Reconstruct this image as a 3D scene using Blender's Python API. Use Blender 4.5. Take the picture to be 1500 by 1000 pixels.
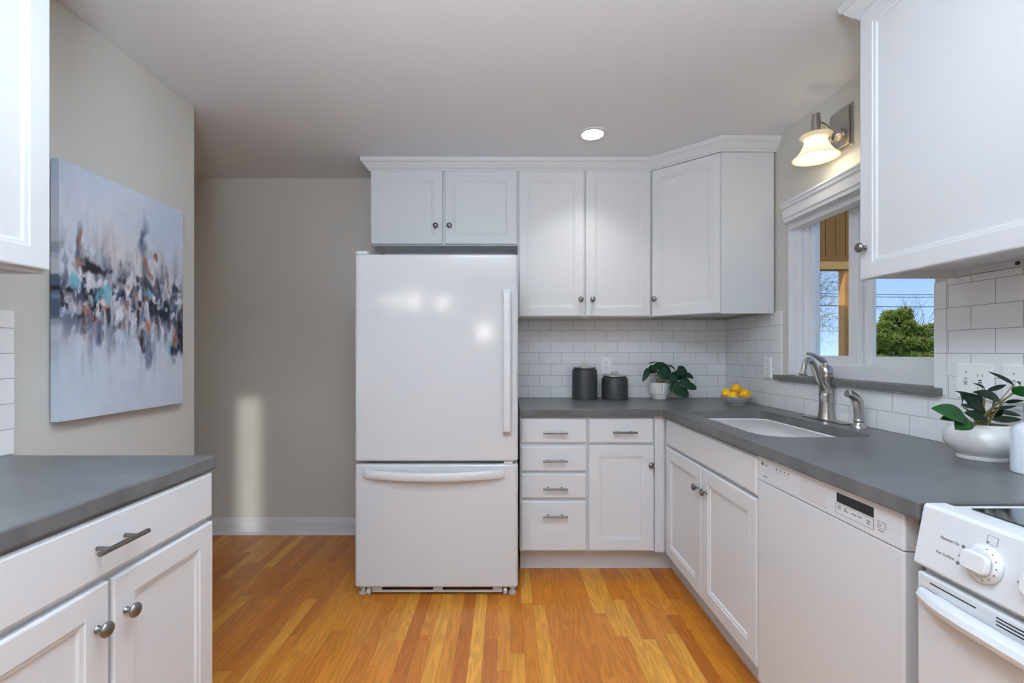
import bpy, bmesh, math, random
from mathutils import Vector, Matrix
random.seed(7)
S = bpy.context.scene
for o in list(bpy.data.objects): bpy.data.objects.remove(o)
C = S.collection
# ------------------------------------------------------------------ camera
F, VX, VY, H = 682.0, 741.0, 516.0, 1.245
cd = bpy.data.cameras.new('camera'); cam = bpy.data.objects.new('camera', cd); C.objects.link(cam)
cam.location = (0, 0, H); cam.rotation_euler = (math.pi/2, 0, 0)
cd.sensor_width = 36; cd.lens = F/1500*36; cd.clip_start = .02
cd.shift_x = (750-VX)/1500; cd.shift_y = (VY-500)/1500
S.camera = cam
def W(px, py, Y): return Vector(((px-VX)*Y/F, Y, H-(py-VY)*Y/F))
# ------------------------------------------------------------------ world
wd = bpy.data.worlds.new('sky'); S.world = wd; wd.use_nodes = True
nt = wd.node_tree; bg = nt.nodes['Background']
sk = nt.nodes.new('ShaderNodeTexSky'); sk.sky_type = 'NISHITA'; sk.sun_disc = False
sk.sun_elevation = math.radians(50); sk.sun_rotation = math.radians(250); sk.air_density = 1.0; sk.dust_density = .6
tc = nt.nodes.new('ShaderNodeTexCoord'); va = nt.nodes.new('ShaderNodeVectorMath'); va.operation = 'ADD'; va.inputs[1].default_value = (0, 0, .20)
vn = nt.nodes.new('ShaderNodeVectorMath'); vn.operation = 'NORMALIZE'; nt.links.new(tc.outputs['Generated'], va.inputs[0]); nt.links.new(va.outputs[0], vn.inputs[0]); nt.links.new(vn.outputs[0], sk.inputs[0])
nt.links.new(sk.outputs[0], bg.inputs[0]); bg.inputs[1].default_value = .235
# ------------------------------------------------------------------ lights
def light(name, kind, loc, power, color=(1,1,1), rot=(0,0,0), **k):
    d = bpy.data.lights.new(name, kind); d.energy = power; d.color = color
    for a, v in k.items(): setattr(d, a, v)
    o = bpy.data.objects.new(name, d); C.objects.link(o); o.location = loc; o.rotation_euler = rot
    return o
light('sun', 'SUN', (6, -4, 12), 3.0, (1, .93, .82), Vector((.75, .35, -.8)).to_track_quat('-Z', 'Y').to_euler(), angle=.01)
light('rear_fill', 'AREA', (-.3, -3.85, 1.45), 10, (.73, .86, 1), (math.radians(90), 0, 0), shape='RECTANGLE', size=4.2, size_y=1.9)  # added soft fill in front of the rear wall; no window is built there
light('overhead_fill', 'AREA', (-.2, .85, 2.42), 18, (.74, .868, 1), (0, 0, 0), shape='DISK', size=.6)  # added fill disc under the ceiling, out of view, to brighten the kitchen
light('upward_fill', 'AREA', (-.1, -.45, 1.72), 122, (.74, .865, 1), (math.radians(177), 0, 0), shape='DISK', size=.5)  # added lamp aimed upward to brighten the ceiling, not a fixture of the room
for i, (px, py, r, e) in enumerate(((570, 442, .07, 6), (604, 440, .13, 11), (650, 442, .08, 8), (715, 485, .10, 12))):
    D = 7.2
    light('assumed_dining_bulb', 'POINT', ((px-VX)/F*D, 4.72-D, H+(VY-py)/F*D), e, (1, .97, .92), shadow_soft_size=r)  # bulbs behind the camera, assumed from their reflections on the refrigerator door
# added narrow-beam area light for the bright band on the hall wall; source assumed
src = Vector((.904, -1.4, .47)); dst = Vector((-1.764, 3.2, .47))
light('added_band_light', 'AREA', src, .19, (1, .98, .95), (dst-src).to_track_quat('-Z', 'Y').to_euler(), shape='RECTANGLE', size=.13, size_y=.92, spread=math.radians(1.6))
vs = S.view_settings; vs.view_transform = 'Standard'; vs.look = 'None'; vs.gamma = 1; vs.exposure = -0.08; vs.use_curve_mapping = False

# ------------------------------------------------------------------ materials
def mat(name, col, rough=.5, metal=0, spec=.5, coat=0, bump=None, var=None, emis=None, estr=0):
    m = bpy.data.materials.new(name); m.use_nodes = True; n = m.node_tree.nodes; l = m.node_tree.links
    b = n['Principled BSDF']; b.inputs['Base Color'].default_value = (*col, 1); b.inputs['Roughness'].default_value = rough
    b.inputs['Metallic'].default_value = metal; b.inputs['Specular IOR Level'].default_value = spec; b.inputs['Coat Weight'].default_value = coat
    b.inputs['Coat Roughness'].default_value = .1
    g = n.new('ShaderNodeNewGeometry')
    sc, st = bump if bump else (200, .02)
    t = n.new('ShaderNodeTexNoise'); t.inputs['Scale'].default_value = sc; l.new(g.outputs['Position'], t.inputs['Vector'])
    bp = n.new('ShaderNodeBump'); bp.inputs['Strength'].default_value = st; bp.inputs['Distance'].default_value = .002
    l.new(t.outputs[0], bp.inputs['Height']); l.new(bp.outputs[0], b.inputs['Normal'])
    if var:
        vsn, amt = var
        t2 = n.new('ShaderNodeTexNoise'); t2.inputs['Scale'].default_value = vsn; t2.inputs['Detail'].default_value = 5
        l.new(g.outputs['Position'], t2.inputs['Vector'])
        mx = n.new('ShaderNodeMix'); mx.data_type = 'RGBA'
        mx.inputs['A'].default_value = (*[c*(1-amt) for c in col], 1); mx.inputs['B'].default_value = (*[min(1, c*(1+amt)) for c in col], 1)
        l.new(t2.outputs[0], mx.inputs['Factor']); l.new(mx.outputs['Result'], b.inputs['Base Color'])
    if emis: b.inputs['Emission Color'].default_value = (*emis, 1); b.inputs['Emission Strength'].default_value = estr
    return m
def g(v): v /= 255; return v/12.92 if v <= .04045 else ((v+.055)/1.055)**2.4
def rgb(r, gg, b): return (g(r), g(gg), g(b))
M = {}
M['wall'] = mat('greige_wall_paint', rgb(209, 207, 200), .75, bump=(90, .12), spec=.25)
M['ceil'] = mat('ceiling_paint', rgb(228, 232, 236), .85, bump=(70, .15), spec=.2)
M['cab'] = mat('white_cabinet_paint', rgb(216, 219, 222), .5, spec=.35, bump=(40, .03))
M['cabin'] = mat('cabinet_underside_paint', rgb(205, 205, 205), .6)
M['trim'] = mat('white_trim_paint', rgb(222, 225, 228), .4)
M['appl'] = mat('white_appliance_enamel', rgb(208, 211, 214), .21, spec=.5, bump=(420, .04))
M['fridge'] = mat('white_refrigerator_enamel', rgb(206, 209, 212), .12, spec=.5, bump=(420, .015))
M['appls'] = mat('smooth_white_appliance_plastic', rgb(212, 215, 218), .28)
M['grey_plastic'] = mat('grey_plastic', rgb(150, 150, 150), .5)
M['steel'] = mat('brushed_nickel', (.50, .48, .45), .28, 1, bump=(300, .05))
M['satin'] = mat('satin_nickel', (.24, .235, .23), .36, 1)
M['black'] = mat('black_plastic', rgb(22, 23, 25), .25)
M['dark'] = mat('dark_gap', rgb(18, 18, 18), .8)
M['pocket'] = mat('pale_pocket_plastic', rgb(206, 206, 207), .4)
M['ink'] = mat('grey_print', rgb(110, 112, 116), .6)
M['inkd'] = mat('dark_print', rgb(60, 62, 66), .6)
M['glassblk'] = mat('black_ceramic_glass', rgb(14, 20, 26), .06, spec=.8, coat=.5)
M['sink'] = mat('white_sink_enamel', rgb(245, 245, 245), .15, coat=.3)
M['cer'] = mat('white_ceramic_glaze', rgb(226, 226, 224), .12, coat=.4)
M['cergrey'] = mat('pale_grey_ceramic', rgb(188, 187, 190), .35)
M['canister'] = mat('charcoal_matte_ceramic', rgb(62, 62, 65), .42, var=(14, .15))
M['lid'] = mat('brushed_metal_lid', (.55, .54, .52), .3, 1)
M['lemon'] = mat('lemon_peel', rgb(255, 190, 10), .42, bump=(260, .35), var=(18, .08))
M['leaf1'] = mat('dark_green_leaf', rgb(24, 62, 42), .48, spec=.35, var=(40, .5))
M['leaf2'] = mat('deep_green_waxy_leaf', rgb(14, 42, 24), .5, spec=.3, var=(30, .4))
M['leaf3'] = mat('bright_green_leaf', rgb(24, 84, 28), .45, spec=.3, var=(30, .35))
M['stem'] = mat('olive_stem', rgb(120, 112, 60), .6)
M['soil'] = mat('dark_soil', rgb(40, 32, 26), .95, bump=(150, .6))
M['bottle'] = mat('glossy_white_bottle', rgb(222, 230, 238), .18, coat=.3)
M['plate'] = mat('white_wall_plate', rgb(250, 250, 250), .3)
M['vinyl'] = mat('white_vinyl_frame', rgb(232, 233, 236), .35)
M['sillm'] = mat('grey_stone_sill', rgb(112, 111, 108), .5, var=(25, .25), bump=(120, .2))
M['plank'] = mat('brown_cedar_planks', rgb(134, 96, 48), .7, var=(9, .22))
M['beam'] = mat('tan_cedar_beam', rgb(196, 158, 100), .7, var=(12, .2))
M['orangewood'] = mat('orange_stained_post', rgb(206, 150, 84), .6, var=(14, .2))
M['bark'] = mat('grey_brown_bark', rgb(88, 76, 62), .9, var=(8, .3))
M['needle'] = mat('pine_needles', rgb(132, 148, 70), .8, var=(3, .5))
M['bud'] = mat('spring_buds', rgb(150, 150, 92), .8)
M['wire'] = mat('black_cable', rgb(40, 42, 46), .7)
M['grass'] = mat('dry_grass', rgb(120, 122, 72), .95, var=(.8, .3))
M['lamp'] = mat('lit_lamp_lens', (1, 1, 1), .5, emis=(1, .97, .92), estr=5)
M['bulb'] = mat('lit_bulb', (1, 1, 1), .5, emis=(1, .93, .8), estr=8)
M['canvas'] = None
# frosted shade
m = bpy.data.materials.new('frosted_glass_shade'); m.use_nodes = True; n = m.node_tree.nodes; l = m.node_tree.links
b = n['Principled BSDF']; b.inputs['Base Color'].default_value = (.95, .92, .84, 1); b.inputs['Roughness'].default_value = .25
tr = n.new('ShaderNodeBsdfTranslucent'); tr.inputs[0].default_value = (1, .93, .78, 1)
mx = n.new('ShaderNodeMixShader'); nz = n.new('ShaderNodeTexNoise'); nz.inputs['Scale'].default_value = 25
mr = n.new('ShaderNodeMapRange'); mr.inputs['To Min'].default_value = .45; mr.inputs['To Max'].default_value = .7
l.new(nz.outputs[0], mr.inputs['Value']); l.new(mr.outputs[0], mx.inputs[0])
l.new(b.outputs[0], mx.inputs[1]); l.new(tr.outputs[0], mx.inputs[2]); l.new(mx.outputs[0], n['Material Output'].inputs[0]); M['shade'] = m
# window glass
m = bpy.data.materials.new('window_glass'); m.use_nodes = True; n = m.node_tree.nodes; l = m.node_tree.links
for x in list(n):
    if x.type == 'BSDF_PRINCIPLED': n.remove(x)
tp = n.new('ShaderNodeBsdfTransparent'); gl = n.new('ShaderNodeBsdfGlossy'); gl.inputs['Roughness'].default_value = .02
lw = n.new('ShaderNodeLayerWeight'); lw.inputs[0].default_value = .04; mx = n.new('ShaderNodeMixShader')
l.new(lw.outputs[0], mx.inputs[0]); l.new(tp.outputs[0], mx.inputs[1]); l.new(gl.outputs[0], mx.inputs[2])
l.new(mx.outputs[0], n['Material Output'].inputs[0]); M['glass'] = m
# tiles
def tile_mat(name, axis, bw, rh, z0=.935, u0=0.0, ms=.0012):
    m = bpy.data.materials.new(name); m.use_nodes = True; n = m.node_tree.nodes; l = m.node_tree.links
    b = n['Principled BSDF']; b.inputs['Roughness'].default_value = .14
    ge = n.new('ShaderNodeNewGeometry'); sp = n.new('ShaderNodeSeparateXYZ'); l.new(ge.outputs['Position'], sp.inputs[0])
    a = n.new('ShaderNodeMath'); a.operation = 'SUBTRACT'; l.new(sp.outputs[axis], a.inputs[0]); a.inputs[1].default_value = u0-10*bw
    c = n.new('ShaderNodeMath'); c.operation = 'SUBTRACT'; l.new(sp.outputs[2], c.inputs[0]); c.inputs[1].default_value = z0
    cb = n.new('ShaderNodeCombineXYZ'); l.new(a.outputs[0], cb.inputs[0]); l.new(c.outputs[0], cb.inputs[1])
    br = n.new('ShaderNodeTexBrick'); l.new(cb.outputs[0], br.inputs['Vector']); br.inputs['Scale'].default_value = 1
    br.inputs['Brick Width'].default_value = bw; br.inputs['Row Height'].default_value = rh
    br.inputs['Mortar Size'].default_value = ms; br.inputs['Mortar Smooth'].default_value = .25
    br.inputs['Color1'].default_value = (*rgb(240, 241, 242), 1); br.inputs['Color2'].default_value = (*rgb(236, 237, 238), 1)
    br.inputs['Mortar'].default_value = (*rgb(168, 168, 168), 1)
    l.new(br.outputs['Color'], b.inputs['Base Color'])
    bp = n.new('ShaderNodeBump'); bp.invert = True; bp.inputs['Strength'].default_value = .6; bp.inputs['Distance'].default_value = .002
    l.new(br.outputs['Fac'], bp.inputs['Height'])
    nz = n.new('ShaderNodeTexNoise'); nz.inputs['Scale'].default_value = 14; l.new(ge.outputs['Position'], nz.inputs['Vector'])
    b2 = n.new('ShaderNodeBump'); b2.inputs['Strength'].default_value = .12; b2.inputs['Distance'].default_value = .004
    l.new(nz.outputs[0], b2.inputs['Height']); l.new(bp.outputs[0], b2.inputs['Normal']); l.new(b2.outputs[0], b.inputs['Normal'])
    return m
M['tileX'] = tile_mat('white_subway_tile', 0, .1530, .0768, u0=.078)
M['tileY'] = tile_mat('white_subway_tile_side', 1, .1530, .0768, u0=3.19)
M['tileE'] = tile_mat('white_bullnose_tile', 1, 5, .1536, u0=-2)
# concrete counter
m = mat('grey_concrete_laminate', rgb(108, 109, 111), .34, spec=.5, bump=(60, .04)); M['counter'] = m
n = m.node_tree.nodes; l = m.node_tree.links; b = n['Principled BSDF']
ge = n.new('ShaderNodeNewGeometry'); mp = n.new('ShaderNodeMapping'); mp.inputs['Scale'].default_value = (2.2, 5, 2.2)
l.new(ge.outputs['Position'], mp.inputs[0])
n1 = n.new('ShaderNodeTexNoise'); n1.inputs['Scale'].default_value = 2.6; n1.inputs['Detail'].default_value = 8; n1.inputs['Roughness'].default_value = .6; n1.inputs['Distortion'].default_value = .6
l.new(mp.outputs[0], n1.inputs['Vector'])
cr = n.new('ShaderNodeValToRGB'); cr.color_ramp.elements[0].position = .32; cr.color_ramp.elements[0].color = (*rgb(90, 91, 92), 1)
cr.color_ramp.elements[1].position = .72; cr.color_ramp.elements[1].color = (*rgb(110, 111, 112), 1)
l.new(n1.outputs[0], cr.inputs[0]); l.new(cr.outputs[0], b.inputs['Base Color'])
mr = n.new('ShaderNodeMapRange'); mr.inputs['To Min'].default_value = .27; mr.inputs['To Max'].default_value = .37
l.new(n1.outputs[0], mr.inputs['Value']); l.new(mr.outputs[0], b.inputs['Roughness'])
# oak floor
m = bpy.data.materials.new('oak_strip_floor'); m.use_nodes = True; n = m.node_tree.nodes; l = m.node_tree.links; b = n['Principled BSDF']; M['floor'] = m
def nd(t, **k):
    x = n.new(t)
    for a, v in k.items(): setattr(x, a, v)
    return x
def mth(op, a, bb=None, c=None):
    x = nd('ShaderNodeMath', operation=op)
    for i, v in enumerate((a, bb, c)):
        if v is None: continue
        if isinstance(v, (int, float)): x.inputs[i].default_value = v
        else: l.new(v, x.inputs[i])
    return x.outputs[0]
ge = nd('ShaderNodeNewGeometry'); sp = nd('ShaderNodeSeparateXYZ'); l.new(ge.outputs['Position'], sp.inputs[0])
xb = mth('DIVIDE', mth('ADD', sp.outputs[0], 20), .0572); row = mth('FLOOR', xb); fx = mth('FRACT', xb)
wn = nd('ShaderNodeTexWhiteNoise', noise_dimensions='1D'); l.new(row, wn.inputs['W'])
yb = mth('DIVIDE', mth('ADD', sp.outputs[1], mth('MULTIPLY', wn.outputs['Value'], 7.3)), mth('ADD', mth('MULTIPLY', wn.outputs['Value'], .5), .62))
colr = mth('FLOOR', yb); fy = mth('FRACT', yb)
cb = nd('ShaderNodeCombineXYZ'); l.new(row, cb.inputs[0]); l.new(colr, cb.inputs[1])
wi = nd('ShaderNodeTexWhiteNoise', noise_dimensions='3D'); l.new(cb.outputs[0], wi.inputs['Vector']); idv = wi.outputs['Value']
ramp = nd('ShaderNodeValToRGB'); e = ramp.color_ramp.elements
e[0].position = 0; e[0].color = (*rgb(178, 100, 36), 1); e[1].position = 1; e[1].color = (*rgb(222, 158, 62), 1)
for p, cc in ((.10, (188, 110, 36)), (.4, (199, 122, 38)), (.7, (206, 135, 46))):
    q = e.new(p); q.color = (*rgb(*cc), 1)
l.new(idv, ramp.inputs[0])
gc = nd('ShaderNodeCombineXYZ'); l.new(mth('MULTIPLY', sp.outputs[0], 14), gc.inputs[0]); l.new(mth('MULTIPLY', sp.outputs[1], 1.6), gc.inputs[1]); l.new(mth('MULTIPLY', idv, 50), gc.inputs[2])
gn = nd('ShaderNodeTexNoise'); gn.inputs['Scale'].default_value = 1.0; gn.inputs['Detail'].default_value = 2; l.new(gc.outputs[0], gn.inputs['Vector'])
rings = mth('SINE', mth('MULTIPLY', gn.outputs[0], 60))
fc = nd('ShaderNodeCombineXYZ'); l.new(mth('MULTIPLY', sp.outputs[0], 420), fc.inputs[0]); l.new(mth('MULTIPLY', sp.outputs[1], 9), fc.inputs[1]); l.new(mth('MULTIPLY', idv, 30), fc.inputs[2])
fn = nd('ShaderNodeTexNoise'); fn.inputs['Scale'].default_value = 1; fn.inputs['Detail'].default_value = 3; l.new(fc.outputs[0], fn.inputs['Vector'])
gr = mth('ADD', mth('MULTIPLY', rings, .11), mth('MULTIPLY', mth('SUBTRACT', fn.outputs[0], .5), .55))
gap = mth('MAXIMUM', mth('LESS_THAN', fx, .022), mth('LESS_THAN', fy, .0022))
dk = mth('SUBTRACT', mth('ADD', 1, gr), mth('MULTIPLY', gap, .5))
mv = nd('ShaderNodeVectorMath', operation='SCALE'); l.new(ramp.outputs[0], mv.inputs[0]); l.new(dk, mv.inputs['Scale']); l.new(mv.outputs[0], b.inputs['Base Color'])
b.inputs['Roughness'].default_value = .3; b.inputs['Specular IOR Level'].default_value = .45
bp = nd('ShaderNodeBump'); bp.invert = True; bp.inputs['Strength'].default_value = .3; bp.inputs['Distance'].default_value = .001
l.new(gap, bp.inputs['Height']); l.new(bp.outputs[0], b.inputs['Normal'])

# ------------------------------------------------------------------ builders
WL = {}
def frame(o, u):
    u = Vector(u).normalized(); w = Vector((0, 0, 1)).cross(u)
    return Matrix(((u.x, w.x, 0, o[0]), (u.y, w.y, 0, o[1]), (u.z, w.z, 1, o[2]), (0, 0, 0, 1)))
class MB:
    def __init__(s, T=None): s.b = bmesh.new(); s.T = T or Matrix()
    def v(s, p): return s.b.verts.new(s.T @ Vector(p))
    def f(s, vs):
        try: return s.b.faces.new(vs)
        except ValueError: return None
    def box(s, x0, x1, y0, y1, z0, z1):
        if x0 > x1: x0, x1 = x1, x0
        if y0 > y1: y0, y1 = y1, y0
        if z0 > z1: z0, z1 = z1, z0
        p = [s.v((x, y, z)) for z in (z0, z1) for y in (y0, y1) for x in (x0, x1)]
        for q in ((0, 2, 3, 1), (4, 5, 7, 6), (0, 1, 5, 4), (2, 6, 7, 3), (0, 4, 6, 2), (1, 3, 7, 5)): s.f([p[i] for i in q])
        return s
    def prism(s, pts, z0, z1):
        a = [s.v((x, y, z0)) for x, y in pts]; c = [s.v((x, y, z1)) for x, y in pts]; N = len(pts)
        for i in range(N): s.f([a[i], a[(i+1) % N], c[(i+1) % N], c[i]])
        s.f(a[::-1]); s.f(c); return s
    def extr(s, prof, y0, y1):   # profile in local (x,z), along y
        a = [s.v((x, y0, z)) for x, z in prof]; c = [s.v((x, y1, z)) for x, z in prof]; N = len(prof)
        for i in range(N): s.f([a[i], a[(i+1) % N], c[(i+1) % N], c[i]])
        s.f(a[::-1]); s.f(c); return s
    def rings(s, rs, cap=True):
        R = [[s.v(p) for p in r] for r in rs]
        for a, c in zip(R, R[1:]):
            N = len(a)
            for i in range(N): s.f([a[i], a[(i+1) % N], c[(i+1) % N], c[i]])
        if cap: s.f(R[0][::-1]); s.f(R[-1])
        return s
    def tube(s, path, r, n=12, cap=True):
        P = [Vector(p) for p in path]; rs = []; up = None
        for i, p in enumerate(P):
            d = (P[min(i+1, len(P)-1)]-P[max(i-1, 0)]).normalized()
            if up is None: up = d.orthogonal().normalized()
            up = (up-d*up.dot(d)); up = up.normalized() if up.length > 1e-6 else d.orthogonal().normalized()
            w = d.cross(up); rr = r[i] if isinstance(r, (list, tuple)) else r
            rs.append([p+(up*math.cos(a)+w*math.sin(a))*rr for a in [2*math.pi*k/n for k in range(n)]])
        return s.rings(rs, cap)
    def lathe(s, prof, c=(0, 0, 0), n=32, axis='z', cap=True):
        rs = []
        for r, h in prof:
            r = max(r, 1e-4); q = []
            for k in range(n):
                a = 2*math.pi*k/n; x, y = r*math.cos(a), r*math.sin(a)
                q.append({'z': (c[0]+x, c[1]+y, c[2]+h), 'y': (c[0]+x, c[1]+h, c[2]-y), 'x': (c[0]+h, c[1]+x, c[2]+y)}[axis])
            rs.append(q)
        return s.rings(rs, cap)
    def build(s, name, m, parent=None, bev=0, smooth=False, seg=2):
        bmesh.ops.recalc_face_normals(s.b, faces=s.b.faces)
        me = bpy.data.meshes.new(name); vs = [v.co.copy() for v in s.b.verts]
        lo = Vector([min(v[i] for v in vs) for i in range(3)]); hi = Vector([max(v[i] for v in vs) for i in range(3)])
        c = (lo+hi)/2; c.z = lo.z
        for v in s.b.verts: v.co -= c
        s.b.to_mesh(me); s.b.free(); me.materials.append(m)
        o = bpy.data.objects.new(name, me); C.objects.link(o); WL[o.name] = c
        if parent: o.parent = parent; o.location = c-WL[parent.name]
        else: o.location = c
        if smooth:
            me.polygons.foreach_set('use_smooth', [True]*len(me.polygons))
            try: me.set_sharp_from_angle(angle=math.radians(38))
            except Exception: pass
        if bev:
            bm_ = o.modifiers.new('bevel', 'BEVEL'); bm_.width = bev; bm_.segments = seg; bm_.limit_method = 'ANGLE'; bm_.angle_limit = math.radians(40)
        return o
def thing(name, label, cat, loc, group=None):
    o = bpy.data.objects.new(name, None); C.objects.link(o); o.location = loc; o.empty_display_size = .1; WL[o.name] = Vector(loc)
    return tag(o, label, cat, group)
def tag(o, label, cat, group=None):
    o['label'] = label; o['category'] = cat
    if group: o['group'] = group
    return o
def struct(o): o['kind'] = 'structure'; return o
def text(s, T, size, m, parent, name='lettering', align='LEFT'):
    cu = bpy.data.curves.new(name, 'FONT'); cu.body = s; cu.size = size; cu.extrude = .0002; cu.align_x = align
    t = bpy.data.objects.new('t', cu); C.objects.link(t); dg = bpy.context.evaluated_depsgraph_get()
    me = bpy.data.meshes.new_from_object(t.evaluated_get(dg)); bpy.data.objects.remove(t)
    me.materials.clear(); me.materials.append(m)
    me.transform(T); vs = [v.co.copy() for v in me.vertices]
    c = sum(vs, Vector())/len(vs); me.transform(Matrix.Translation(-c))
    o = bpy.data.objects.new(name, me); C.objects.link(o); o.parent = parent; o.location = c-WL[parent.name]; WL[o.name] = c
    return o
def rot3(X, Yv, Z, loc): return Matrix(((X[0], Yv[0], Z[0], loc[0]), (X[1], Yv[1], Z[1], loc[1]), (X[2], Yv[2], Z[2], loc[2]), (0, 0, 0, 1)))

XR, XL, YW, CH, CT = 1.515, -1.52, 3.20, 2.44, .935
# ------------------------------------------------------------------ room shell
struct(MB().box(-3.6, 1.75, -4.1, 3.3, -.1, 0).build('floor', M['floor']))
struct(MB().box(-3.6, 1.75, -4.1, 3.3, CH, CH+.1).build('ceiling', M['ceil']))
struct(MB().box(-3.6, 1.75, YW, YW+.1, 0, CH).build('wall_back', M['wall']))
struct(MB().box(-3.6, 1.75, -4.1, -4.0, 0, CH).build('wall_rear', M['wall']))
struct(MB().box(-3.6, -3.5, -4.0, YW, 0, CH).build('wall_hall', M['plank']))  # unseen wall, made dark brown to cut light bouncing onto the back wall
struct(MB().box(XL-.11, XL, -.6, 2.273, 0, CH).build('wall_left', M['wall'], bev=.004))
OY0, OY1, OZ0, OZ1 = 1.64, 2.50, 1.10, 2.00
w = MB(); w.box(XR, XR+.14, -4.0, OY0, 0, CH); w.box(XR, XR+.14, OY1, YW, 0, CH); w.box(XR, XR+.14, OY0, OY1, 0, OZ0); w.box(XR, XR+.14, OY0, OY1, OZ1, CH)
struct(w.build('wall_right', M['wall']))
def baseboard(name, x0, x1, y, T=None):
    b = MB(T or Matrix()); prof = [(0, 0), (-.014, 0), (-.014, .085), (-.009, .095), (-.009, .103), (-.004, .112), (0, .112)]
    R = []
    for x in (x0, x1): R.append([b.v((x, y+p, z)) for p, z in prof])
    N = len(prof)
    for i in range(N): b.f([R[0][i], R[0][(i+1) % N], R[1][(i+1) % N], R[1][i]])
    b.f(R[0][::-1]); b.f(R[1])
    q = [(-.014, 0), (-.026, 0), (-.024, .010), (-.014, .016)]
    R = [[b.v((x, y+p, z)) for p, z in q] for x in (x0, x1)]
    for i in range(4): b.f([R[0][i], R[0][(i+1) % 4], R[1][(i+1) % 4], R[1][i]])
    return struct(b.build(name, M['trim']))
baseboard('baseboard_back', -3.5, .06, YW)
# backsplash
def splash(name, x0, x1, y0, y1, z0, z1, m, label):
    return tag(MB().box(x0, x1, y0, y1, z0, z1).build(name, m), label, 'backsplash')
splash('tile_backsplash', .078, XR-.001, YW-.009, YW-.0005, CT+.001, 1.466, M['tileX'], 'white subway tile backsplash on back wall behind the two charcoal canisters')
TF = XR-.010
b = MB(); b.box(TF, XR-.0005, 2.602, YW-.0095, CT+.001, 1.466)
b.box(TF, XR-.0005, 1.637, 2.602, CT+.001, 1.095); b.box(TF, XR-.0005, .2, 1.588, CT+.001, 1.495); b.box(TF, XR-.0005, 1.588, 1.637, CT+.001, 1.095)
o = tag(b.build('tile_backsplash', M['tileY']), 'white subway tile backsplash along window wall behind faucet and sink', 'backsplash')
for y0, y1, z0, z1 in ((2.543, 2.601, 1.096, 1.475), (1.590, 1.636, 1.096, 1.489)):
    MB().box(TF-.002, XR-.0005, y0, y1, z0, z1).build('bullnose_edge', M['tileE'], o, bev=.002)
splash('tile_backsplash', XL+.0005, XL+.011, .3, 1.43, CT+.001, 1.372, M['tileY'], 'white subway tile backsplash on left wall beside the abstract painting')

# ------------------------------------------------------------------ window
wn_ = struct(thing('window_1', '', '', (1.6, 2.07, 1.12))); del wn_['label']; del wn_['category']
b = MB()  # outer frame
b.box(1.575, 1.655, 2.452, OY1, 1.115, 1.995).box(1.575, 1.655, OY0, 1.69, 1.115, 1.995).box(1.575, 1.655, 1.69, 2.452, 1.115, 1.185).box(1.575, 1.655, 1.69, 2.452, 1.95, 1.995)
b.box(1.545, 1.575, 2.466, OY1, 1.115, 1.995)
b.build('window_frame', M['vinyl'], wn_, bev=.003)
b = MB(); b.box(1.60, 1.628, 2.44, 2.478, 1.184, 1.952); b.box(1.60, 1.628, 2.115, 2.175, 1.184, 1.952); b.box(1.60, 1.628, 2.175, 2.44, 1.184, 1.229); b.box(1.60, 1.628, 2.175, 2.44, 1.945, 1.95)
b.build('sash', M['vinyl'], wn_, bev=.003)
b = MB(); b.box(1.629, 1.652, 2.075, 2.14, 1.184, 1.952); b.box(1.629, 1.652, 1.70, 1.742, 1.184, 1.952); b.box(1.629, 1.652, 1.742, 2.075, 1.184, 1.227); b.box(1.629, 1.652, 1.742, 2.075, 1.93, 1.95)
b.build('sash', M['vinyl'], wn_, bev=.003)
MB().box(1.612, 1.616, 2.175, 2.44, 1.229, 1.945).build('pane', M['glass'], wn_)
MB().box(1.639, 1.643, 1.742, 2.075, 1.227, 1.93).build('pane', M['glass'], wn_)
MB().box(1.6555, 1.667, 2.470, 2.498, 1.19, 1.96).build('brown_outer_trim', M['plank'], wn_)
MB().box(XR+.001, 1.575, OY0+.001, 1.645, 1.125, 1.995).build('jamb', M['vinyl'], wn_)
MB().box(XR+.001, 1.545, OY1-.006, OY1-.0005, 1.125, 1.995).build('jamb', M['vinyl'], wn_)
MB().box(1.515, 1.575, OY0+.001, OY1-.001, 1.9, 1.998).build('head_rail', M['vinyl'], wn_)
tag(MB().box(1.478, 1.575, 1.602, 2.582, 1.0965, 1.1225).build('window_sill', M['sillm'], bev=.003), 'dark grey stone sill under the kitchen window', 'window sill')
b = MB(frame((0, 0, 0), (1, 0, 0)))
prof = [(XR-.001, 1.926), (1.468, 1.926), (1.468, 1.945), (1.462, 1.947), (1.462, 1.992), (1.455, 1.998), (1.452, 2.010), (1.447, 2.016), (1.447, 2.024), (XR-.001, 2.024)]
b.extr(prof, 1.60, 2.462)
tag(b.build('window_valance', M['trim'], bev=.001), 'white moulded wooden valance above the kitchen window', 'valance')

# ------------------------------------------------------------------ cabinets
def door(T, x0, x1, z0, z1, parent, yf=-.020, t=.0195, st=.062, name='door'):
    b = MB(T)
    def r(i, y): return [(x0+i, y, z0+i), (x1-i, y, z0+i), (x1-i, y, z1-i), (x0+i, y, z1-i)]
    b.rings([r(0, yf+t), r(0, yf+.005), r(.0015, yf+.0015), r(.005, yf), r(st-.004, yf), r(st-.002, yf+.003), r(st+.007, yf+.004), r(st+.010, yf+.009), r(st+.012, yf+.0095)])
    return b.build(name, M['cab'], parent)
def slab(T, x0, x1, z0, z1, parent, yf=-.020, t=.0195, name='drawer'):
    b = MB(T)
    def r(i, y): return [(x0+i, y, z0+i), (x1-i, y, z0+i), (x1-i, y, z1-i), (x0+i, y, z1-i)]
    b.rings([r(0, yf+t), r(0, yf+.006), r(.003, yf+.003), r(.005, yf+.0025), r(.008, yf)])
    return b.build(name, M['cab'], parent)
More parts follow.
